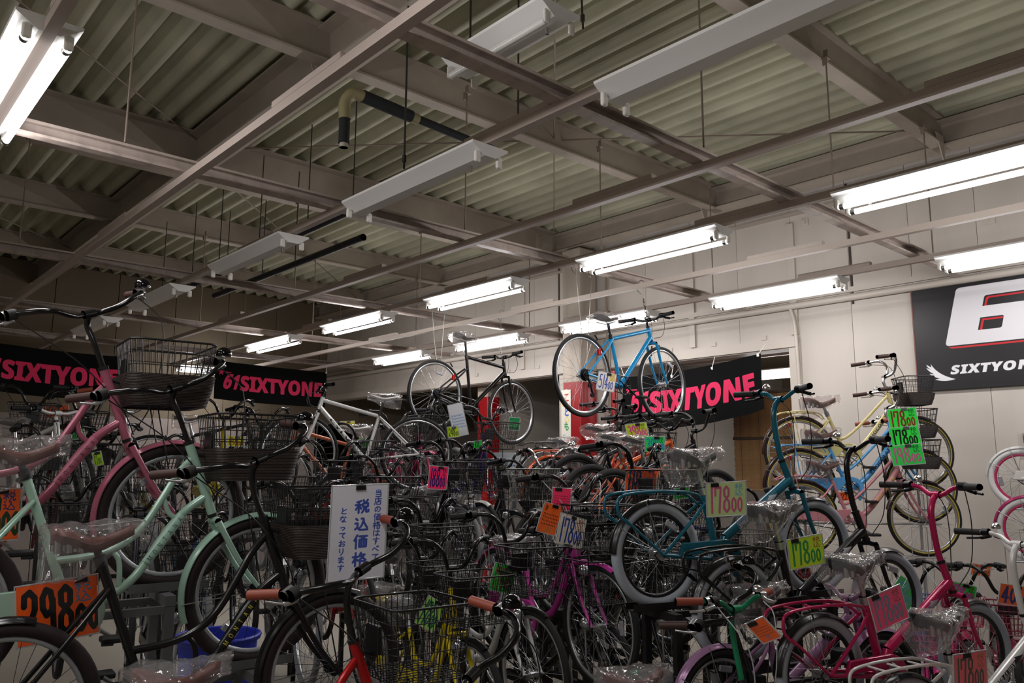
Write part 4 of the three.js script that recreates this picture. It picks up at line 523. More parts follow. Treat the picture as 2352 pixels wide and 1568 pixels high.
// ---------- steel stands ----------
const standM = { grey: mat(0x6d7072, 0.45, 0.4), black: mat(0x0c0c0d, 0.5), silver: mat(0xb4b5b6, 0.35, 0.7) };
function displayStand(label, pos, yaw, W, c) { // a wheel channel on two trestles down to the floor
  const t = thing('display_stand', label, 'stand', [pos[0], 0, pos[2]], yaw), h = pos[1], m = standM[c], thin = c === 'silver';
  if (thin) { for (const z of [-0.035, 0.035]) obj('wheel_rail', tube([[-0.12, h - 0.002, z], [W + 0.12, h - 0.002, z]], 0.006, 6), m, t); }
  else for (const [a, b] of [[-0.16, 0.16], [W - 0.16, W + 0.16]]) obj('wheel_channel', [bx(b - a, 0.006, 0.07, (a + b) / 2, h - 0.004, 0), bx(b - a, 0.035, 0.005, (a + b) / 2, h + 0.012, 0.036), bx(b - a, 0.035, 0.005, (a + b) / 2, h + 0.012, -0.036)], m, t);
  for (const x of [0.02, W - 0.02]) {
    if (!thin) obj('cross_bar', bx(0.04, 0.04, 0.3, x, h - 0.03, 0), m, t);
    for (const z of thin ? [0] : [-0.13, 0.13]) obj('post', thin ? tube([[x, 0, z], [x, h - 0.01, z]], 0.009, 6) : bx(0.035, h - 0.05, 0.035, x, (h - 0.05) / 2, z), m, t);
    if (thin) obj('wheel_hoop', tube([[x - 0.1, h, 0.03], [x - 0.1, h + 0.22, 0.03], [x + 0.02, h + 0.22, 0.03], [x + 0.02, h, 0.03]], 0.004, 5), m, t);
  }
  obj('side_bar', thin ? tube([[0.02, h * 0.5, 0], [W - 0.02, h * 0.5, 0]], 0.006, 6) : [bx(W, 0.03, 0.03, W / 2, h - 0.065, 0.13), bx(W, 0.03, 0.03, W / 2, h - 0.065, -0.13)], m, t);
}
displayStand('grey steel stand carrying the pink step-through bicycle', [-3.688, 1.234, -0.107], 1.4673, 1.150, 'grey');
displayStand('grey steel stand carrying the pale green step-through bicycle', [-3.441, 0.928, -0.391], 1.4673, 1.150, 'grey');
displayStand('grey steel stand carrying the black step-through bicycle', [-3.138, 0.631, -0.590], 1.4673, 1.150, 'grey');
displayStand('grey steel stand carrying the red bicycle', [-2.691, 0.217, -0.749], 1.4673, 1.150, 'grey');
displayStand('black steel stand carrying the teal small-wheeled bicycle', [-2.522, 1.073, -3.230], 1.2579, 1.020, 'black');
displayStand('black steel stand carrying the black small-wheeled bicycle', [-2.258, 0.804, -3.497], 1.2579, 1.020, 'black');
displayStand('black steel stand carrying the magenta small-wheeled bicycle', [-1.900, 0.569, -3.617], 1.2404, 1.020, 'black');
displayStand('black steel stand carrying the white small-wheeled bicycle', [-1.602, 0.332, -3.793], 1.2404, 1.020, 'black');
displayStand('black steel stand carrying the white bicycle with black lettering', [-6.025, 1.518, -4.250], -1.9361, 1.045, 'black');
displayStand('black steel stand carrying the copper orange bicycle', [-6.623, 1.269, -4.325], -1.9361, 1.045, 'black');
displayStand('black steel stand carrying the magenta city bicycle', [-4.173, 0.538, -3.645], -0.1733, 1.080, 'black');
displayStand('black steel stand carrying the white-forked city bicycle', [-4.288, 0.328, -3.242], -0.1733, 1.080, 'black');
displayStand('black steel stand carrying the yellow city bicycle', [-4.407, 0.193, -2.928], -0.1733, 1.080, 'black');
displayStand('black steel stand carrying the black city bicycle behind the teal one', [-4.036, 0.734, -4.056], -0.1733, 1.080, 'black');
displayStand('black steel stand carrying the black city bicycle with grey tyres', [-6.002, 0.783, -4.101], -0.1733, 1.080, 'black');
displayStand('black steel stand carrying the city bicycle right of the paper notice', [-6.246, 0.515, -3.801], -0.1733, 1.080, 'black');
displayStand('black steel stand carrying the white city bicycle', [-5.990, 0.804, -4.299], -0.1733, 1.080, 'black');
displayStand('black steel stand carrying the bicycle with chrome handlebar', [-4.858, 0.734, -5.364], -1.2903, 1.080, 'black');
displayStand('black steel stand carrying the farthest bicycle below the red column', [-5.609, 1.264, -5.455], 1.3975, 1.080, 'black');
displayStand('black steel stand carrying the orange bicycle below the red column', [-5.275, 1.178, -5.242], 1.3975, 1.080, 'black');
displayStand('black steel stand carrying the dark red bicycle below the red column', [-4.939, 1.072, -5.035], 1.3975, 1.080, 'black');
displayStand('black steel stand carrying the black mountain bicycle', [-4.633, 1.191, -4.894], 1.3975, 1.060, 'black');
displayStand('black steel stand carrying the orange mountain bicycle', [-4.284, 1.104, -4.696], 1.3975, 1.060, 'black');
displayStand('black steel stand carrying the dark bicycle behind the orange card', [-3.974, 1.072, -4.594], 1.3975, 1.060, 'black');
displayStand('silver steel stand carrying the cream city bicycle', [-3.196, 1.591, -5.930], 0.8041, 0.920, 'silver');
displayStand('silver steel stand carrying the sky blue city bicycle', [-3.168, 1.333, -5.870], 0.8041, 0.920, 'silver');
displayStand('silver steel stand carrying the dusty pink city bicycle', [-3.137, 1.093, -5.809], 0.8041, 0.920, 'silver');
displayStand('silver steel stand carrying the upper child bicycle at the right edge', [-1.933, 1.458, -6.878], 0.2281, 0.820, 'silver');
displayStand('silver steel stand carrying the lower child bicycle at the right edge', [-1.810, 1.108, -6.566], 0.2281, 0.820, 'silver');
displayStand('black steel stand carrying the metallic green bicycle', [-2.607, 0.245, -3.228], -0.1733, 0.820, 'black');
displayStand('black steel stand carrying the lavender bicycle', [-2.239, 0.418, -3.314], 1.2579, 1.020, 'black');
// ---------- banners, boards, notices, price cards ----------
const STROKES = {
  税: '12 41|04 4.5 4|2.4 1.5 2.4 10|2.3 4.5 .3 7.5|2.5 4.5 4.3 7|5.8 .5 6.5 2|9 .3 8 2|5.5 3 9.3 3 9.3 5.5 5.5 5.5 5.5 3|6.8 5.5 6.5 7.5 5 10|8 5.5 8 9 8.5 9.6 9.8 9.3 9.8 8',
  込: '1 1 2 2|.5 4.5 2.2 4.5 2.2 7.5 .5 9|2.2 8 4 9.5 9.8 9.5|5 1 6.5 1 7 4 9.5 8|6.3 3 5.5 6 4 8',
  価: '2.5 0 .5 4|1.8 3 1.8 10|4 1 9.8 1|4.3 3.5 9.5 3.5 9.5 9 4.3 9 4.3 3.5|6 1 6 9|7.8 1 7.8 9',
  格: '0 3 4 3|2 0 2 10|2 3.5 .2 7|2 4 3.8 6|6 0 4.5 3|5.5 1.5 8.8 1.5 7 4 4.5 5.8|5.8 2.5 9.8 5.8|5.5 6.5 9 6.5 9 9.8 5.5 9.8 5.5 6.5',
  当: '5 0 5 3.5|2 1 3 3|8 .8 7 3|1.5 4 8.5 4 8.5 9.8 1.5 9.8|1.8 6.9 8.5 6.9',
  店: '5 0 5 1.5|1 1.6 9.5 1.6|1.5 1.6 1.3 6 .3 9.8|5.3 2.5 5.3 6|5.3 4 8.8 4|3.3 6 8.7 6 8.7 9.5 3.3 9.5 3.3 6',
  の: '5.3 2 4.5 6 2.5 8.3 1.2 6.5 1.8 3.8 4.5 1.8 7.5 2.2 9 4.8 8 7.5 5.5 9', は: '1.5 1 1 6 1.6 9|3.8 3 9.3 3|7 .8 7 8 5.5 9 4 8.3 5 7 7 7.3 9.3 9',
  す: '1 2.5 9.3 2.5|5.5 .3 5.6 6 4.3 6.6 3.8 5 5.4 4.3 5.9 6 4 9.7', べ: '.5 6.5 3.3 3.5 9 8|6.5 1.5 7.3 3|8.3 1 9 2.5', て: '1 2.2 9 1.8 5.5 4 5 7 7.5 9', と: '3 .8 3.8 4.5|8.5 2.8 3 5.5 2.2 7.8 4.5 9 8.5 8.8',
  な: '1 2.5 5.5 2.3|3.7 .5 1 6|7.3 1.5 9 3|6.3 4 6.3 8 4.8 9.2 3 8.3 4.5 7.2 6.5 7.5 8.6 9.2', っ: '2 5.5 6.5 4.8 8 6.5 6.5 8.5 4.5 9', お: '1 3 6 2.8|3.5 .5 3.5 8.5 2 9 1.2 7.5 4 5.5 7.5 5.5 8.8 7.2 7.5 9 5.8 9|7.5 2 9 3.5',
  り: '2.5 1 2.3 4.5 3 6|7 .8 7.3 5 6 8 4 9.8', ま: '1.5 2.3 8.5 2.3|1.8 4.8 8.3 4.8|5 .5 5.2 8 3.6 9.2 2 8.2 3.5 7.2 5.2 7.4 8.5 9.3', こ: '2 2 8 1.8|1.5 6 2.3 8.5 8.8 8.6', ど: '3 .8 3.8 4.5|7.5 3.2 3 5.5 2.2 7.8 4.5 9 8.5 8.8|7.3 .8 8 2|9 .3 9.6 1.5',
  も: '4 .5 3.6 7 5 9.3 7.5 8.8 8.5 6.5|1.3 3 7 3|1.2 5.6 7 5.6', コ: '1.5 2 8.5 2 8.5 9|1.3 9 8.5 9', ー: '1 5 9 5', ナ: '.8 3.5 9.3 3.5|5.5 .5 5.3 6 2.5 9.8', 新: '2.5 0 2.5 1.5|.5 1.8 4.8 1.8|.3 4 5 4|0 6 5 6|2.5 4 2.5 10|2.3 6.5 .5 9|7.8 .8 6 2 6 6 5.2 9.8|6 4 9.8 4|8.3 4 8.3 10',
  0: '5 .3 2 2 1.3 5 2 8 5 9.8 8 8 8.7 5 8 2 5 .3', 1: '5.5 .2 5 10', 2: '1.2 3 1.5 1 5 .2 8.3 1.5 8.2 4 1.3 9.7 9 9.7', 3: '1.5 1 5 .2 8.3 1.8 8 4 4.5 4.8 8.3 5.6 8.7 8 5.5 9.8 1.3 9', 4: '6.5 10 6.5 .3 1 7 9.3 7', 5: '8.5 .4 2.2 .4 1.8 4.5 5.5 3.8 8.5 5.8 8 8.8 4.5 9.8 1.2 8.8',
  7: '1.2 3.4 1.2 .5 8.8 .5 6.5 10', 8: '5 4.7 2 3.6 1.8 1.3 5 .2 8.2 1.3 8 3.6 5 4.7 1.6 6.2 1.3 8.6 5 9.9 8.7 8.6 8.4 6.2 5 4.7', 9: '8.3 3.8 7 .8 4 .2 1.5 1.8 1.5 4 4 5.6 7.5 4.6 8.3 2.5 8.3 10', 6: '7.5 .3 3.5 2.5 1.4 6 2.5 9.2 6 9.8 8.5 8 8 5.8 5 5 1.8 7',
};
STROKES.税 = STROKES.税.replace('12 41', '1 2 4 1').replace('|04 4.5', '|0 4 4.5');
function glyph(c, ch, x, y, w, h, lw) {
  if (!STROKES[ch]) return; c.lineWidth = lw; c.lineCap = c.lineJoin = 'round';
  for (const st of STROKES[ch].split('|')) { const n = st.trim().split(' ').map(Number); c.beginPath(); for (let i = 0; i + 1 < n.length; i += 2) { const X = x + n[i] / 10 * w, Y = y + n[i + 1] / 10 * h; i ? c.lineTo(X, Y) : c.moveTo(X, Y); } c.stroke(); }
}
function column(c, str, x, y, s, gap, lw) { [...str].forEach((ch, i) => glyph(c, ch, x, y + i * gap, s, s, lw)); }
function canvasTex(w, h, draw) { const cv = document.createElement('canvas'); cv.width = w; cv.height = h; const c = cv.getContext('2d'); draw(c, w, h); const t = new THREE.CanvasTexture(cv); t.colorSpace = THREE.SRGBColorSpace; return t; }
const cssHex = (n) => '#' + n.toString(16).padStart(6, '0');
function priceTex(o) {
  return canvasTex(o.big ? 384 : 160, o.big ? 272 : 112, (c, w, h) => {
    c.fillStyle = cssHex(o.bg); c.fillRect(0, 0, w, h); if (o.patch) { c.fillStyle = cssHex(o.patch); c.fillRect(w * 0.66, 0, w * 0.34, h * 0.42); }
    if (o.lines) { c.strokeStyle = cssHex(o.ink); c.fillStyle = c.strokeStyle; if (o.head) { column(c, o.head, w * 0.1, h * 0.06, h * 0.2, h * 0.2, h * 0.025); } for (let k = 0; k < o.lines; k++) { let x = w * 0.08; const y = h * (0.34 + k * 0.46 / o.lines); while (x < w * 0.9) { const q = 3 + (((k * 7 + x * 13) | 0) % 5); c.lineWidth = h * 0.022; c.beginPath(); c.moveTo(x, y); c.lineTo(x + q * 2, y + (q % 3) * 3 - 3); c.lineTo(x + q, y + h * 0.05); c.stroke(); x += q * 3; } } c.strokeStyle = cssHex(o.sub); let x = w * 0.35; for (const ch of o.digits || '') { glyph(c, ch, x, h * 0.78, w * 0.11, h * 0.16, h * 0.03); x += w * 0.13; } return; }
    const n = o.digits.length, big = o.digits, lw = w * (o.lw || 0.055); c.strokeStyle = cssHex(o.ink);
    const bw = w * 0.9 / (n + 1.1); let x = w * 0.05; for (const ch of big) { const k = ch === '1' ? 0.55 : 1; glyph(c, ch, x + bw * 0.08, h * 0.1, bw * 0.84 * k, h * 0.8, lw); x += bw * k; }
    for (let i = 0; i < 2; i++) glyph(c, '0', x + i * bw * 0.72 + bw * 0.06, h * 0.47, bw * 0.6, h * 0.43, lw * 0.85);
    if (o.sub !== undefined) { c.strokeStyle = cssHex(o.sub); glyph(c, '税', w * 0.72, h * 0.03, w * 0.2, h * 0.2, w * 0.016); glyph(c, '込', w * 0.72, h * 0.23, w * 0.2, h * 0.18, w * 0.016); }
  });
}
const clipM = mat(0x0c0c0d, 0.3);
function card(label, pos, quat, w, h, o) { // a laminated price card with its binder clip
  const t = thing('price_card', label, 'price card', pos, 0, o.group); t.quaternion.set(...quat);
  const back = mat(o.bg, 0.5), face = new THREE.MeshPhysicalMaterial({ map: o.tex || priceTex(o), roughness: 0.35, clearcoat: 0.6, clearcoatRoughness: 0.12 });
  obj('board', new THREE.BoxGeometry(w, h, 0.003), [back, back, back, back, face, back], t);
  obj('sleeve', [bx(w + 0.012, 0.004, 0.004, 0, h / 2 + 0.003, 0), bx(w + 0.012, 0.004, 0.004, 0, -h / 2 - 0.003, 0), bx(0.004, h + 0.008, 0.004, w / 2 + 0.004, 0, 0), bx(0.004, h + 0.008, 0.004, -w / 2 - 0.004, 0, 0)], mat(0xb8bcc0, 0.15), t);
  if (o.clip !== 0) obj('binder_clip', [prism([[-0.006, 0], [0.006, 0], [0.001, 0.022], [-0.001, 0.022]], 0.04, 'x').translate(w * (o.clipX ?? 0.1), h / 2 - 0.016, 0), tube([[w * (o.clipX ?? 0.1) - 0.008, h / 2, 0.003], [w * (o.clipX ?? 0.1), h / 2 + 0.022, 0.004], [w * (o.clipX ?? 0.1) + 0.008, h / 2, 0.003]], 0.0012, 4)], clipM, t);
  return t;
}
// cloth banner with a sag and soft folds, in its own plane: u to the right, hung from its top corners
function bannerGeo(w, h, sag, tiltR, wave) {
  const nu = 48, nv = 10, P = [], U = [], I = [];
  for (let i = 0; i <= nu; i++) for (let j = 0; j <= nv; j++) { const u = i / nu, v = j / nv, s = 4 * u * (1 - u); P.push((u - 0.5) * w, -v * h - s * sag * (0.35 + 0.65 * v) + tiltR * u + wave * 0.25 * Math.abs(Math.sin(u * Math.PI * 4)) * (v - 1) * 0.5, wave * Math.sin(u * 9 + v * 2.5) * (0.3 + v) + wave * 0.5 * Math.sin(u * 23 - v * 4)); U.push(u, 1 - v); }
  for (let i = 0; i < nu; i++) for (let j = 0; j < nv; j++) { const a = i * (nv + 1) + j, b = a + nv + 1; I.push(a, a + 1, b, b, a + 1, b + 1); }
  const g = new THREE.BufferGeometry(); g.setAttribute('position', new THREE.Float32BufferAttribute(P, 3)); g.setAttribute('uv', new THREE.Float32BufferAttribute(U, 2)); g.setIndex(I); g.computeVertexNormals(); return g;
}
const bannerTex = canvasTex(1024, 320, (c, w, h) => {
  c.fillStyle = '#0b0b0c'; c.fillRect(0, 0, w, h); c.fillStyle = '#d5355e';
  const fit = (str, x0, x1, base, sk, hgt, lw) => { c.save(); c.font = 'bold 125px sans-serif'; const k = (x1 - x0) / c.measureText(str).width; c.translate(x0, base); c.transform(k, 0, sk, hgt, 0, 0); c.strokeStyle = '#d5355e'; c.lineJoin = 'round'; c.lineWidth = lw; c.fillText(str, 0, 0); c.strokeText(str, 0, 0); c.restore(); };
  fit('61', 66, 205, 222, -0.3, 1.32, 7); fit('SIXTYONE', 220, 985, 224, 0, 1.32, 8);
  c.save(); c.translate(40, 95); c.rotate(-0.25); c.beginPath(); for (let k = 0; k < 10; k++) { const r = k % 2 ? 12 : 30, a = k * Math.PI / 5; c.lineTo(Math.cos(a) * r + 14, Math.sin(a) * r); } c.fill(); c.restore();
  c.fillRect(66, 84, 70, 7);
});
const clothM = new THREE.MeshPhysicalMaterial({ map: bannerTex, roughness: 0.95, specularIntensity: 0.3, side: THREE.DoubleSide });
function banner(label, pos, turn, sag, tilt, wave, ties) {
  const b = thing('banner', label, 'banner', pos, turn, 'black banners with red lettering');
  obj('cloth', bannerGeo(1.82, 0.56, sag, tilt, wave), clothM, b);
  for (const [x, y, dx, dy] of ties) obj('tie', [tube([[x, y, 0.0], [x + dx, y + dy, 0]], 0.004, 5), rbx(0.025, 0.035, 0.012, 0.004, x, y - 0.004, 0)], M.plastic, b);
}
banner('black banner with red lettering at the left edge behind the pink bicycle', [-11.5, 3.26, -2.35], Math.PI / 2, 0.07, -0.06, 0.015, [[-0.9, 0, 0, 0.12], [0.9, -0.06, 0, 0.16]]);
banner('black banner with red lettering behind the white bicycle', [-11.5, 3.27, -5.4], Math.PI / 2, 0.02, -0.03, 0.012, [[-0.9, 0, 0, 0.1], [0.9, -0.03, 0, 0.1]]);
banner('black banner with red lettering in the opening of the right wall', [-5.17, 2.8, -7.22], 0, 0.1, 0.1, 0.03, [[0.88, 0.09, 0.1, 0.1], [0.33, 0.0, 0.04, 0.12], [-0.2, -0.04, 0.03, 0.12], [-0.88, 0, -0.05, 0.12]]);
{ // the board with the large numeral
  const tx = canvasTex(1024, 512, (c, w, h) => {
    c.fillStyle = '#111015'; c.fillRect(0, 0, w, h);
    const six = (dx, dy) => { c.save(); c.translate(134 + dx, 312 + dy); c.transform(1.15, 0, -0.2, 0.79, 0, 0); c.beginPath(); const R = 20;
      c.moveTo(R, 0); c.lineTo(300 - R, 0); c.quadraticCurveTo(300, 0, 300, -R); c.lineTo(300, -190); c.quadraticCurveTo(300, -210, 300 - R, -210); c.lineTo(112, -210); c.lineTo(112, -258); c.quadraticCurveTo(112, -270, 124, -270); c.lineTo(290, -270); c.lineTo(290, -335); c.lineTo(R, -335); c.quadraticCurveTo(0, -335, 0, -335 + R); c.lineTo(0, -R); c.quadraticCurveTo(0, 0, R, 0); c.closePath();
      c.moveTo(112, -75); c.lineTo(112, -145); c.lineTo(185, -145); c.quadraticCurveTo(196, -145, 196, -135); c.lineTo(196, -86); c.quadraticCurveTo(196, -75, 186, -75); c.closePath(); c.fill('evenodd'); c.restore(); };
    const one = (dx, dy) => { c.save(); c.translate(520 + dx, 312 + dy); c.transform(1.15, 0, -0.2, 0.79, 0, 0); c.beginPath(); c.moveTo(60, 0); c.lineTo(170, 0); c.lineTo(170, -335); c.lineTo(20, -335); c.lineTo(20, -270); c.lineTo(60, -270); c.closePath(); c.fill(); c.restore(); };
    c.fillStyle = '#c01a22'; for (let k = 14; k > 6; k--) { six(k, k); one(k, k); } c.fillStyle = '#111015'; six(6, 6); one(6, 6); c.fillStyle = '#d4d3d8'; six(0, 0); one(0, 0);
    c.save(); c.translate(8, -12); c.fillStyle = '#dcdce0'; c.beginPath(); c.moveTo(55, 398); c.quadraticCurveTo(82, 455, 160, 478); c.quadraticCurveTo(110, 492, 70, 474); c.lineTo(92, 471); c.quadraticCurveTo(62, 462, 46, 445); c.lineTo(68, 449); c.quadraticCurveTo(42, 434, 34, 416); c.lineTo(56, 428); c.quadraticCurveTo(36, 412, 36, 402); c.lineTo(58, 416); c.closePath(); c.fill(); c.restore();
    c.save(); c.translate(146, 442); c.transform(1.35, 0, -0.25, 1, 0, 0); c.font = 'bold 52px sans-serif'; c.strokeStyle = '#dcdce0'; c.fillStyle = '#dcdce0'; c.lineWidth = 4; let q = 0; for (const ch of 'SIXTYONE') { c.fillText(ch, q, 0); c.strokeText(ch, q, 0); q += c.measureText(ch).width + 4; } c.restore();
  });
  const b = thing('sign_board', 'black board with large white 6 outlined in red and a white wing', 'sign', [-1.86, 2.905, Z0 + 0.03]);
  const e = mat(0x141416, 0.4), f = new THREE.MeshPhysicalMaterial({ map: tx, roughness: 0.42, specularIntensity: 0.6 });
  obj('panel', new THREE.BoxGeometry(1.9, 0.96, 0.02), [e, e, e, e, f, e], b); obj('edge_strip', rbx(0.012, 0.98, 0.026, 0.003, -0.953, 0, 0), mat(0x6b3a30, 0.5), b);
}
const noticeTex = canvasTex(256, 440, (c, w, h) => { c.fillStyle = '#e6e8f4'; c.fillRect(0, 0, w, h); c.strokeStyle = '#3c55b4'; column(c, '当店の価格はすべて', 196, 22, 34, 38, 5); column(c, '税込価格', 108, 66, 62, 84, 10); column(c, 'となっております', 38, 100, 32, 38, 5); });
const kidsTex = canvasTex(96, 512, (c, w, h) => { c.fillStyle = '#dcd8cc'; c.fillRect(0, 0, w, h); const q = ['#c0302e', '#2f54b0', '#3c9650', '#c0302e', '#c0302e', '#c0302e'];[...'こども'].forEach((ch, i) => { c.strokeStyle = q[i]; glyph(c, ch, 28, 20 + i * 92, 52, 58, 9); }); c.strokeStyle = '#c0302e';[...'コーナー'].forEach((ch, i) => glyph(c, ch, 8 + i * 21, 352, 19, 30, 5)); for (const [x, y, r, k] of [[24, 90, 14, '#e2c62e'], [60, 190, 16, '#e2c62e'], [30, 300, 12, '#5ab0c8'], [64, 320, 10, '#d86a8a'], [26, 450, 14, '#5a9ad8'], [66, 470, 12, '#d8a03c']]) { c.strokeStyle = k; c.lineWidth = 6; c.beginPath(); c.arc(x, y, r, 0, 5.2); c.stroke(); } });
{ const t = thing('column_poster', 'narrow poster with coloured hand lettering on the red column', 'poster', [-6.84, 2.2, -7.044]); const e = mat(0xdcd8cc, 0.6); obj('sheet', new THREE.BoxGeometry(0.16, 0.98, 0.004), [e, e, e, e, new THREE.MeshPhysicalMaterial({ map: kidsTex, roughness: 0.5 }), e], t); obj('tape', [bx(0.05, 0.02, 0.006, 0, 0.485, 0), bx(0.05, 0.02, 0.006, 0, -0.485, 0)], M.plastic, t); }
card('large orange card with black 298 figures clipped under the black seat tube', [-3.217, 1.245, -0.757], [0.0743, 0.6391, 0.0114, 0.7654], 0.246, 0.204, { bg: 0xff6420, ink: 0x15181c, sub: 0x4a7fb0, digits: '298', big: 1, lw: .075, clipX: .3 });
card('orange card cut off by the left photo edge, with dark green figures', [-3.539, 1.563, -0.573], [0.0513, 0.6397, -0.0230, 0.7666], 0.192, 0.186, { bg: 0xff6420, ink: 0x153a22, sub: 0x1e2c80, digits: '298', lw: .075, clipX: .2 });
card('small hot pink card with dark blue figures at the straight wire basket', [-4.837, 1.666, -3.610], [0.0374, 0.5709, -0.0657, 0.8175], 0.139, 0.165, { bg: 0xff2c66, ink: 0x1d1c66, sub: 0x30101c, digits: '188', lw: .06 });
card('orange card with lines of black writing beside the white 178 card', [-3.295, 1.458, -3.255], [-0.0176, 0.6046, -0.1528, 0.7815], 0.120, 0.165, { bg: 0xff6a1c, ink: 0x2a1408, sub: 0x5f8a2c, lines: 4, head: '新', digits: '150' });
card('hot pink card with dark writing hanging above the white 178 card', [-3.292, 1.566, -3.347], [0.0570, 0.4083, -0.0636, 0.9088], 0.101, 0.124, { bg: 0xff3068, ink: 0x8a1838, sub: 0x20181c, lines: 4, digits: '24', clipX: -.2 });
card('white card with blue 178 figures on the magenta bicycle basket', [-3.150, 1.396, -3.280], [-0.0599, 0.7296, -0.0984, 0.6741], 0.224, 0.162, { bg: 0xe6dcc8, ink: 0x28419c, sub: 0xb03a30, digits: '178', clipX: 0 });
card('bright green card with brown 178 figures on the white city bicycle basket', [-3.376, 1.147, -2.973], [-0.0528, 0.7053, -0.1244, 0.6959], 0.161, 0.141, { bg: 0x36dc46, ink: 0x8a5a50, sub: 0x0c1410, digits: '178', lw: .07, clipX: .2 });
card('yellow card with pink 398 figures right of the red column', [-4.015, 2.035, -4.931], [0.1238, 0.1080, 0.0314, 0.9859], 0.176, 0.109, { bg: 0xc8e030, ink: 0xd8568a, sub: 0x28381a, digits: '398', lw: .07, patch: 0xc8e030 });
card('green card with blue 398 figures right of the red column', [-3.713, 1.921, -4.765], [0.0722, 0.4059, -0.0296, 0.9106], 0.142, 0.107, { bg: 0x28e066, ink: 0x2a94b8, sub: 0x0e2412, digits: '398', lw: .07 });
card('orange card with dark blue 118 figures above the teal carrier', [-3.166, 1.665, -3.919], [0.0484, 0.4094, -0.0828, 0.9073], 0.184, 0.170, { bg: 0xff6430, ink: 0x262a50, sub: 0x4a3a58, digits: '118', lw: .07 });
card('pale green card with pink 178 figures on the teal bicycle', [-2.212, 1.601, -3.383], [0.0797, 0.4738, -0.0118, 0.8769], 0.195, 0.157, { bg: 0xc8e29c, ink: 0xd0608e, sub: 0x5aa8c8, digits: '178', big: 1, clipX: -.3 });
card('yellow green card with green 178 figures on the black small-wheeled bicycle', [-1.952, 1.358, -3.638], [0.0812, 0.5214, 0.0362, 0.8487], 0.185, 0.136, { bg: 0xcaf428, ink: 0x1c9a48, sub: 0x9a3c20, digits: '178', big: 1, clipX: -.3 });
card('pink card with grey blue 178 figures on the magenta small-wheeled bicycle', [-1.607, 1.139, -3.695], [0.1076, 0.5208, 0.1137, 0.8392], 0.172, 0.149, { bg: 0xff5c88, ink: 0x8088a4, sub: 0xa04458, digits: '178', big: 1, clipX: -.3 });
card('pink card with dark grey 178 figures at the bottom right', [-1.316, 0.913, -3.769], [0.0661, 0.5383, -0.0041, 0.8401], 0.168, 0.153, { bg: 0xff6a7c, ink: 0x4c5048, sub: 0xa86a2c, digits: '178', big: 1, clipX: -.1 });
card('orange card tilted under the metallic green handlebar', [-1.707, 1.140, -2.826], [0.3027, 0.0565, 0.2186, 0.9260], 0.082, 0.098, { bg: 0xff6824, ink: 0x7a3a18, sub: 0x5878b0, lines: 4, digits: '77', clipX: -.2 });
card('green card with red 178 figures, topmost of three stacked by the right wall', [-2.370, 2.104, -5.890], [0.0894, 0.0331, 0.0227, 0.9952], 0.190, 0.142, { bg: 0x30e84a, ink: 0x8a3020, sub: 0x104020, digits: '178', lw: .06 });
card('green card with black 178 figures, middle of three stacked by the right wall', [-2.344, 1.971, -5.844], [0.0904, 0.0333, 0.0299, 0.9949], 0.191, 0.137, { bg: 0x30e84a, ink: 0x101410, sub: 0x104020, digits: '178', lw: .06 });
card('green card with pink 198 figures, lowest of three stacked by the right wall', [-2.316, 1.846, -5.784], [0.1071, 0.0545, 0.0398, 0.9920], 0.201, 0.136, { bg: 0x34dc54, ink: 0xc06890, sub: 0x104a20, digits: '198', lw: .06 });
card('small green card with black 248 figures left of the red column', [-5.610, 1.932, -4.619], [0.1055, 0.3985, 0.0456, 0.9099], 0.096, 0.091, { bg: 0x30d84c, ink: 0x0e120e, digits: '248', lw: .05 });
card('small yellow card with black 248 figures under the black hanging bicycle', [-5.819, 2.063, -4.507], [0.0890, 0.4025, 0.0083, 0.9110], 0.096, 0.092, { bg: 0xc0e428, ink: 0x101410, digits: '248', lw: .05 });
card('white card with blue 514 figures on the bright blue hanging bicycle', [-4.182, 2.421, -4.767], [0.0230, 0.5626, -0.0873, 0.8218], 0.149, 0.138, { bg: 0xdcd8d0, ink: 0x3a4ea0, patch: 0xd8c080, sub: 0xb09a60, digits: '514', lw: .05, clipX: .1 });
card('small orange card with black figures by the dusty pink bicycle', [-2.901, 1.539, -6.061], [0.0938, 0.4014, 0.0190, 0.9109], 0.094, 0.064, { bg: 0xf0601c, ink: 0x1c1410, digits: '22' });
card('green card with blue grey figures seen through the spokes at the right', [-2.158, 0.990, -5.200], [-0.0425, 0.4101, -0.2795, 0.8671], 0.152, 0.163, { bg: 0x30b848, ink: 0x5898a0, sub: 0x0e2410, digits: '178', lw: .07 });
card('green card with magenta figures between the magenta and white bicycles', [-1.959, 0.986, -5.573], [0.0253, 0.4115, -0.1335, 0.9012], 0.169, 0.100, { bg: 0x38c040, ink: 0xb04a98, sub: 0x0e1c10, digits: '128', lw: .09 });
card('small orange card hanging in front of the right wall', [-2.012, 1.070, -6.101], [0.0377, 0.4105, -0.1064, 0.9048], 0.123, 0.071, { bg: 0xee6a24, ink: 0x5a4020, digits: '20', clipX: .1 });
card('orange card with dark blue figures at the right edge behind the white handlebar', [-1.534, 1.060, -5.121], [0.0406, 0.4103, -0.1000, 0.9056], 0.156, 0.107, { bg: 0xee5e20, ink: 0x222a74, digits: '40', lw: .09 });
card('orange card hanging behind the pink bicycle at the far left', [-7.892, 2.214, -1.709], [0.0839, 0.4036, -0.0033, 0.9111], 0.200, 0.097, { bg: 0xe85c20, ink: 0x4a4a40, digits: '78', lw: .06 });
card('small green card behind the pink bicycle frame', [-6.903, 1.991, -1.651], [0.1197, 0.3945, 0.0782, 0.9077], 0.101, 0.078, { bg: 0x30c040, ink: 0x1c4a68, digits: '18', lw: .07 });
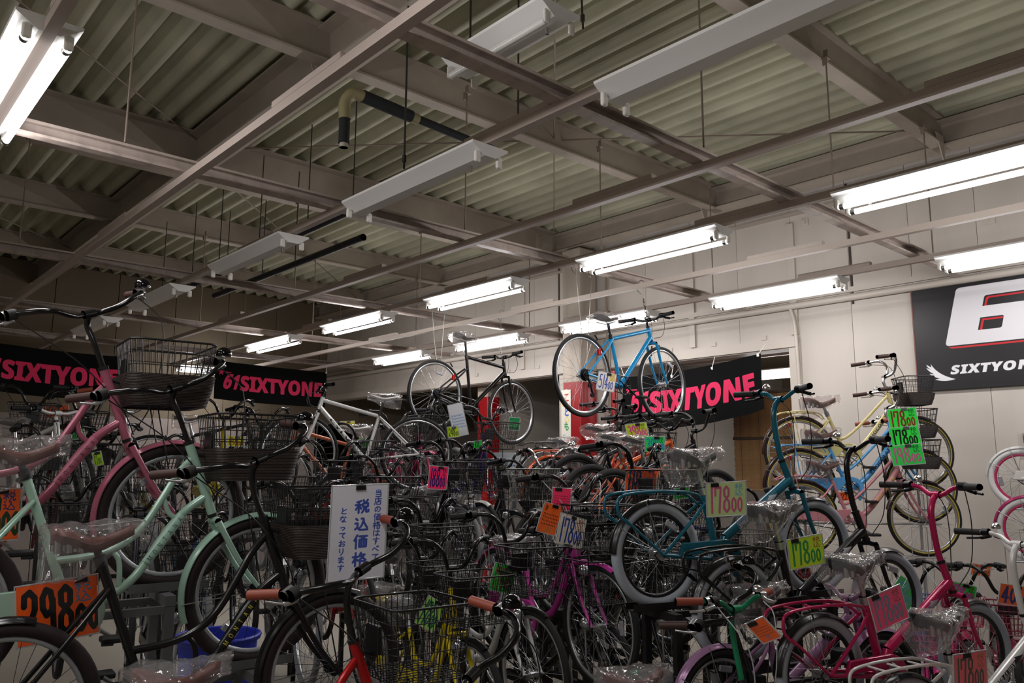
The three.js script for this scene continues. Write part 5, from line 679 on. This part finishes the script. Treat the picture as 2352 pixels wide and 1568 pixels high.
card('small yellow card with red 198 figures behind the pale green basket', [-5.888, 1.930, -2.492], [0.0615, 0.4076, -0.0535, 0.9095], 0.125, 0.073, { bg: 0xd0d838, ink: 0xa05a1c, digits: '198', lw: .06 });
card('small green card with dark 278 figures behind the white bicycle', [-7.153, 1.985, -4.403], [0.0963, 0.4008, 0.0248, 0.9107], 0.113, 0.095, { bg: 0x34b848, ink: 0x142814, digits: '278', lw: .06 });
card('small yellow card with orange figures behind the white bicycle frame', [-7.965, 2.221, -4.655], [0.0786, 0.4047, -0.0154, 0.9109], 0.158, 0.054, { bg: 0xcfd838, ink: 0xc07018, digits: '198', lw: .06 });
card('yellow green card with dark green figures inside the round wire basket', [-3.789, 0.925, -2.794], [-0.0310, 0.4111, -0.2552, 0.8746], 0.113, 0.166, { bg: 0x9ad058, ink: 0x145c50, digits: '178', lw: .08 });
card('orange card with blue figures half hidden under the black bicycle frame', [-2.350, 1.159, -4.340], [0.0981, 0.4004, 0.0289, 0.9106], 0.077, 0.058, { bg: 0xe8561e, ink: 0x26305c, digits: '58', lw: .08 });
card('small green card seen under the teal carrier', [-3.314, 1.577, -4.532], [0.0959, 0.4010, 0.0238, 0.9108], 0.101, 0.068, { bg: 0x2cc042, ink: 0x14301a, digits: '78', lw: .06 });
card('yellow green card seen below the pale green basket at the bottom left', [-6.160, 1.792, -1.615], [0.1161, 0.3956, 0.0700, 0.9084], 0.057, 0.092, { bg: 0xa8d824, ink: 0x2c4428, digits: '17', lw: .06 });
card('white paper notice with blue writing in three columns', [-2.709, 1.500, -1.648], [0.0580, 0.6482, -0.0310, 0.7586], 0.222, 0.354, { bg: 0xe6e8f4, tex: noticeTex, clipX: 0 });
card('white shop card with a blue drawing hung under the black hanging bicycle', [-5.857, 2.178, -4.589], [0.1154, 0.3958, 0.0685, 0.9085], 0.133, 0.299, { bg: 0xd2d4da, ink: 0x4a78b8, sub: 0x4a78b8, lines: 5, clip: 0 });
card('green and white hang tag on the front wheel of the black hanging bicycle', [-5.883, 2.171, -5.319], [0.0546, 0.4086, -0.0690, 0.9084], 0.100, 0.121, { bg: 0x1c7a44, ink: 0x9ac09a, sub: 0xa8c8a0, lines: 3, clip: 0 });
card('white banner sheet with dark writing hung low left of the red column', [-6.436, 1.711, -5.721], [0.0722, 0.4059, -0.0296, 0.9106], 0.289, 0.373, { bg: 0xc0cad0, ink: 0x2a3a6c, sub: 0x2a3a6c, lines: 3, clip: 0 });
card('small yellow leaflet card in front of the white banner sheet', [-5.667, 1.781, -4.893], [0.0890, 0.4025, 0.0083, 0.9110], 0.098, 0.085, { bg: 0xd0c460, ink: 0x7a6a30, sub: 0x8a5a20, lines: 3 });
// ---------- pipes, rods, chains, the passage behind the opening ----------
{ // lagged pipe with an elbow
  const p = thing('lagged_pipe', 'black foam lagged pipe with a taped elbow hanging under the deck', 'pipe', [-3.92, 3.92, -2.25]), foam = mat(0x1d1f22, 0.85), tape = mat(0x8f8663, 0.5);
  obj('drop_pipe', tube([[-0.02, -0.31, 0.04], [-0.02, -0.12, 0.04]], 0.032, 12), foam, p); obj('end_pipe', tube([[-0.02, -0.335, 0.04], [-0.02, -0.3, 0.04]], 0.026, 12), mat(0xb0aaa0, 0.5), p);
  obj('elbow', tube([[-0.02, -0.16, 0.04], [-0.02, -0.05, 0.04], [0.0, 0.0, 0.01], [0.02, 0.0, -0.06]], 0.035, 12, { smooth: 6 }), tape, p);
  obj('run_pipe', tube([[0.02, 0.0, -0.05], [0.02, -0.02, -0.4]], 0.038, 12), foam, p); obj('joint_tape', tube([[0.02, -0.02, -0.36], [0.02, -0.025, -0.45]], 0.034, 12), tape, p); obj('thin_run_pipe', tube([[0.02, -0.02, -0.44], [0.02, -0.05, -1.05]], 0.026, 12), foam, p);
}
[[[-2.93, -1.4], 4.75, 3.9, 'first'], [[-3.3, -1.75], 4.75, 4.35, ''], [[-3.62, -2.42], 4.75, 3.42, ''], [[-3.35, -3.05], 4.75, 3.75, ''], [[-2.75, -2.95], 4.75, 4.1, '']].forEach(([[x, z], a, b], i) => { const r = thing('threaded_rod', ['dark threaded rod hanging free at the top left above the steel channel', 'short dark rod with a coupling beside the roof girder', 'long dark chain and rod beside the lagged elbow', 'dark rod hanging right of the lagged elbow', 'dark bent rod at the top edge left of the high unlit fitting'][i], 'rod', [x, a, z]); obj('rod', tube([[0, 0, 0], [i === 4 ? 0.03 : 0, b - a, 0]], 0.006, 6), M.darkRod, r); const c = cyl(0.012, 0.04, 8); c.translate(i === 4 ? 0.028 : 0, b - a + 0.06, 0); obj('coupling', c, M.darkRod, r); });
[[[-6.9, 3.62, -2.9], [-4.9, 3.62, -2.9]], [[-8.6, 3.6, -3.3], [-5.5, 3.6, -3.3]], [[-9.4, 3.58, -2.9], [-7.1, 3.58, -2.9]]].forEach(([a, b], i) => { const r = thing('black_conduit', ['black conduit running along the ceiling behind the unlit fittings, nearest', 'black conduit running along the ceiling behind the unlit fittings, longest', 'black conduit running along the ceiling behind the unlit fittings, farthest'][i], 'pipe', a); obj('conduit', tube([[0, 0, 0], [b[0] - a[0], 0, b[2] - a[2]]], 0.03, 10), mat(0x1a1b1d, 0.6), r); obj('strap', [0.3, 1.2, 1.9].map((x) => tube([[x, 0, 0], [x, 0.9, 0]], 0.005, 5)), M.darkRod, r); });
// chains and wires of the two hanging bicycles
function hanger(label, top, bot, links) { const t = thing('hanging_wire', label, 'wire', top); const d = V(bot[0] - top[0], bot[1] - top[1], bot[2] - top[2]); obj('wire', tube([[0, 0, 0], d.clone().multiplyScalar(links ? 0.35 : 0.9).toArray()], 0.0025, 5), M.chain, t); const n = links || 2, from = links ? 0.33 : 0.88; for (let k = 0; k < n; k++) { const p = d.clone().multiplyScalar(from + (1 - from) * (k + 0.5) / n); const g = wheelRing(0.014, 0.003, 5, 12); g.scale(0.6, 1.2, 1); g.rotateY(k % 2 ? 0.3 : 1.8); g.translate(p.x, p.y, p.z); obj('chain_link', g, links ? M.darkRod : M.chain, t); } obj('rail_hook', tube([[0, -0.05, 0], [-0.035, -0.02, 0], [-0.035, 0.05, 0], [0, 0.075, 0], [0.035, 0.05, 0], [0.035, 0.0, 0]], 0.0035, 5, { smooth: 4 }), M.chain, t); }
hanger('pale wire holding the rear wheel of the bright blue hanging bicycle', [-4.37, 3.36, -4.62], [-4.37, 2.8, -4.69]);
hanger('second pale wire at the rear wheel of the bright blue hanging bicycle', [-4.37, 3.36, -4.82], [-4.37, 2.78, -4.76]);
hanger('chain holding the handlebar of the bright blue hanging bicycle', [-4.4, 3.33, -5.5], [-4.38, 3.05, -5.56], 6);
hanger('pale wire holding the rear wheel of the black hanging bicycle', [-6.26, 3.36, -4.55], [-6.26, 2.77, -4.62]);
hanger('second pale wire at the rear wheel of the black hanging bicycle', [-6.26, 3.36, -4.72], [-6.26, 2.75, -4.68]);
hanger('thin wire holding the handlebar of the black hanging bicycle', [-6.3, 3.33, -5.5], [-6.28, 2.92, -5.48]);
{ // reed blinds in the opening
  const reed = new THREE.MeshPhysicalMaterial({ map: noiseTexture(128, (x, y) => { const k = 0.55 + 0.6 * vn(x, y, 16); return [0.5 * k, 0.36 * k, 0.18 * k]; }, true, 0.5, 8), roughness: 0.7 });
  const band = mat(0x2a1d12, 0.8);
  [[1.36, -4.44, 2.3, 0.46, 'upper reed blind in the opening of the right wall, behind the banner corner'], [1.0, -4.44, 1.79, 0.52, 'lower reed blind in the opening of the right wall']].forEach(([, x, y, h, label], i) => {
    const b = thing('reed_blind', label, 'blind', [x, y, -7.62]); const L = [], n = Math.round(h / 0.0085); for (let k = 0; k < n; k++) { const g = cyl(0.0042, 0.84 - rnd() * 0.012, 5); g.rotateZ(Math.PI / 2); g.rotateY((rnd() - 0.5) * 0.004); g.translate((rnd() - 0.5) * 0.012, h / 2 - k * 0.0085, (rnd() - 0.5) * 0.003); L.push(g); }
    const m = obj('reeds', L, reed, b); m.userData.kind = 'stuff';
    obj('cord', [-0.33, -0.11, 0.11, 0.33].map((q) => tube([[q, h / 2 + 0.02, 0.006], [q + 0.004, 0, 0.008], [q, -h / 2, 0.006]], 0.002, 4)), band, b); obj('top_bar', rbx(0.86, 0.03, 0.02, 0.005, 0, h / 2 + 0.012, 0), band, b); obj('bottom_bar', rbx(0.86, 0.022, 0.018, 0.005, 0, -h / 2 - 0.008, 0), reed, b);
  });
}
lamp('lit', -4.05, 2.92, -8.7, 'burning lamp seen through the opening above the reed blind', 'burning lamps of the back room', 0);
{ const o = thing('back_room_rail', 'pale ceiling rail above the burning lamp in the back room', 'rail', [-4.8, 3.02, -8.2]); obj('bar', bx(2.2, 0.03, 0.03), M.trim, o); obj('second_bar', bx(2.2, 0.03, 0.03, 0, 0.05, -0.35), M.trim, o); }
// bins, cartons and pallets low between the rows
function bin(label, x, y, z, h, c) { const b = thing('plastic_bin', label, 'bin', [x, y, z]); const m = mat(c, 0.4); obj('tub', new THREE.LatheGeometry([[0.13, 0], [0.15, 0.01], [0.18, h - 0.03], [0.195, h - 0.02], [0.195, h], [0.175, h], [0.145, 0.02], [0, 0.02]].map(([a, q]) => new THREE.Vector2(a, q)), 28), m, b); obj('rim', (() => { const g = wheelRing(0.19, 0.01, 8, 28); g.rotateX(Math.PI / 2); g.translate(0, h - 0.005, 0); return g; })(), m, b); }
bin('tall dark blue plastic bin under the pale green bicycle', -3.9, 0.35, -1.62, 0.6, 0x2230a0);
[[-3.9, 0.0, -3.3], [-3.3, 0, -3.9], [-2.7, 0, -4.2]].forEach(([x, y, z], i) => { const p = thing('pallet', ['wooden pallet on the floor under the middle rows, left one', 'wooden pallet on the floor under the middle rows, middle one', 'wooden pallet on the floor under the middle rows, right one'][i], 'pallet', [x, y, z]), w = mat(0xb08850, 0.7); for (let k = 0; k < 5; k++) obj('board', rbx(0.8, 0.018, 0.11, 0.003, 0, 0.11, -0.32 + k * 0.16), w, p); for (const q of [-0.35, 0, 0.35]) obj('bearer', rbx(0.08, 0.1, 0.78, 0.003, q, 0.05, 0), w, p); });
renderer.render(scene, camera);
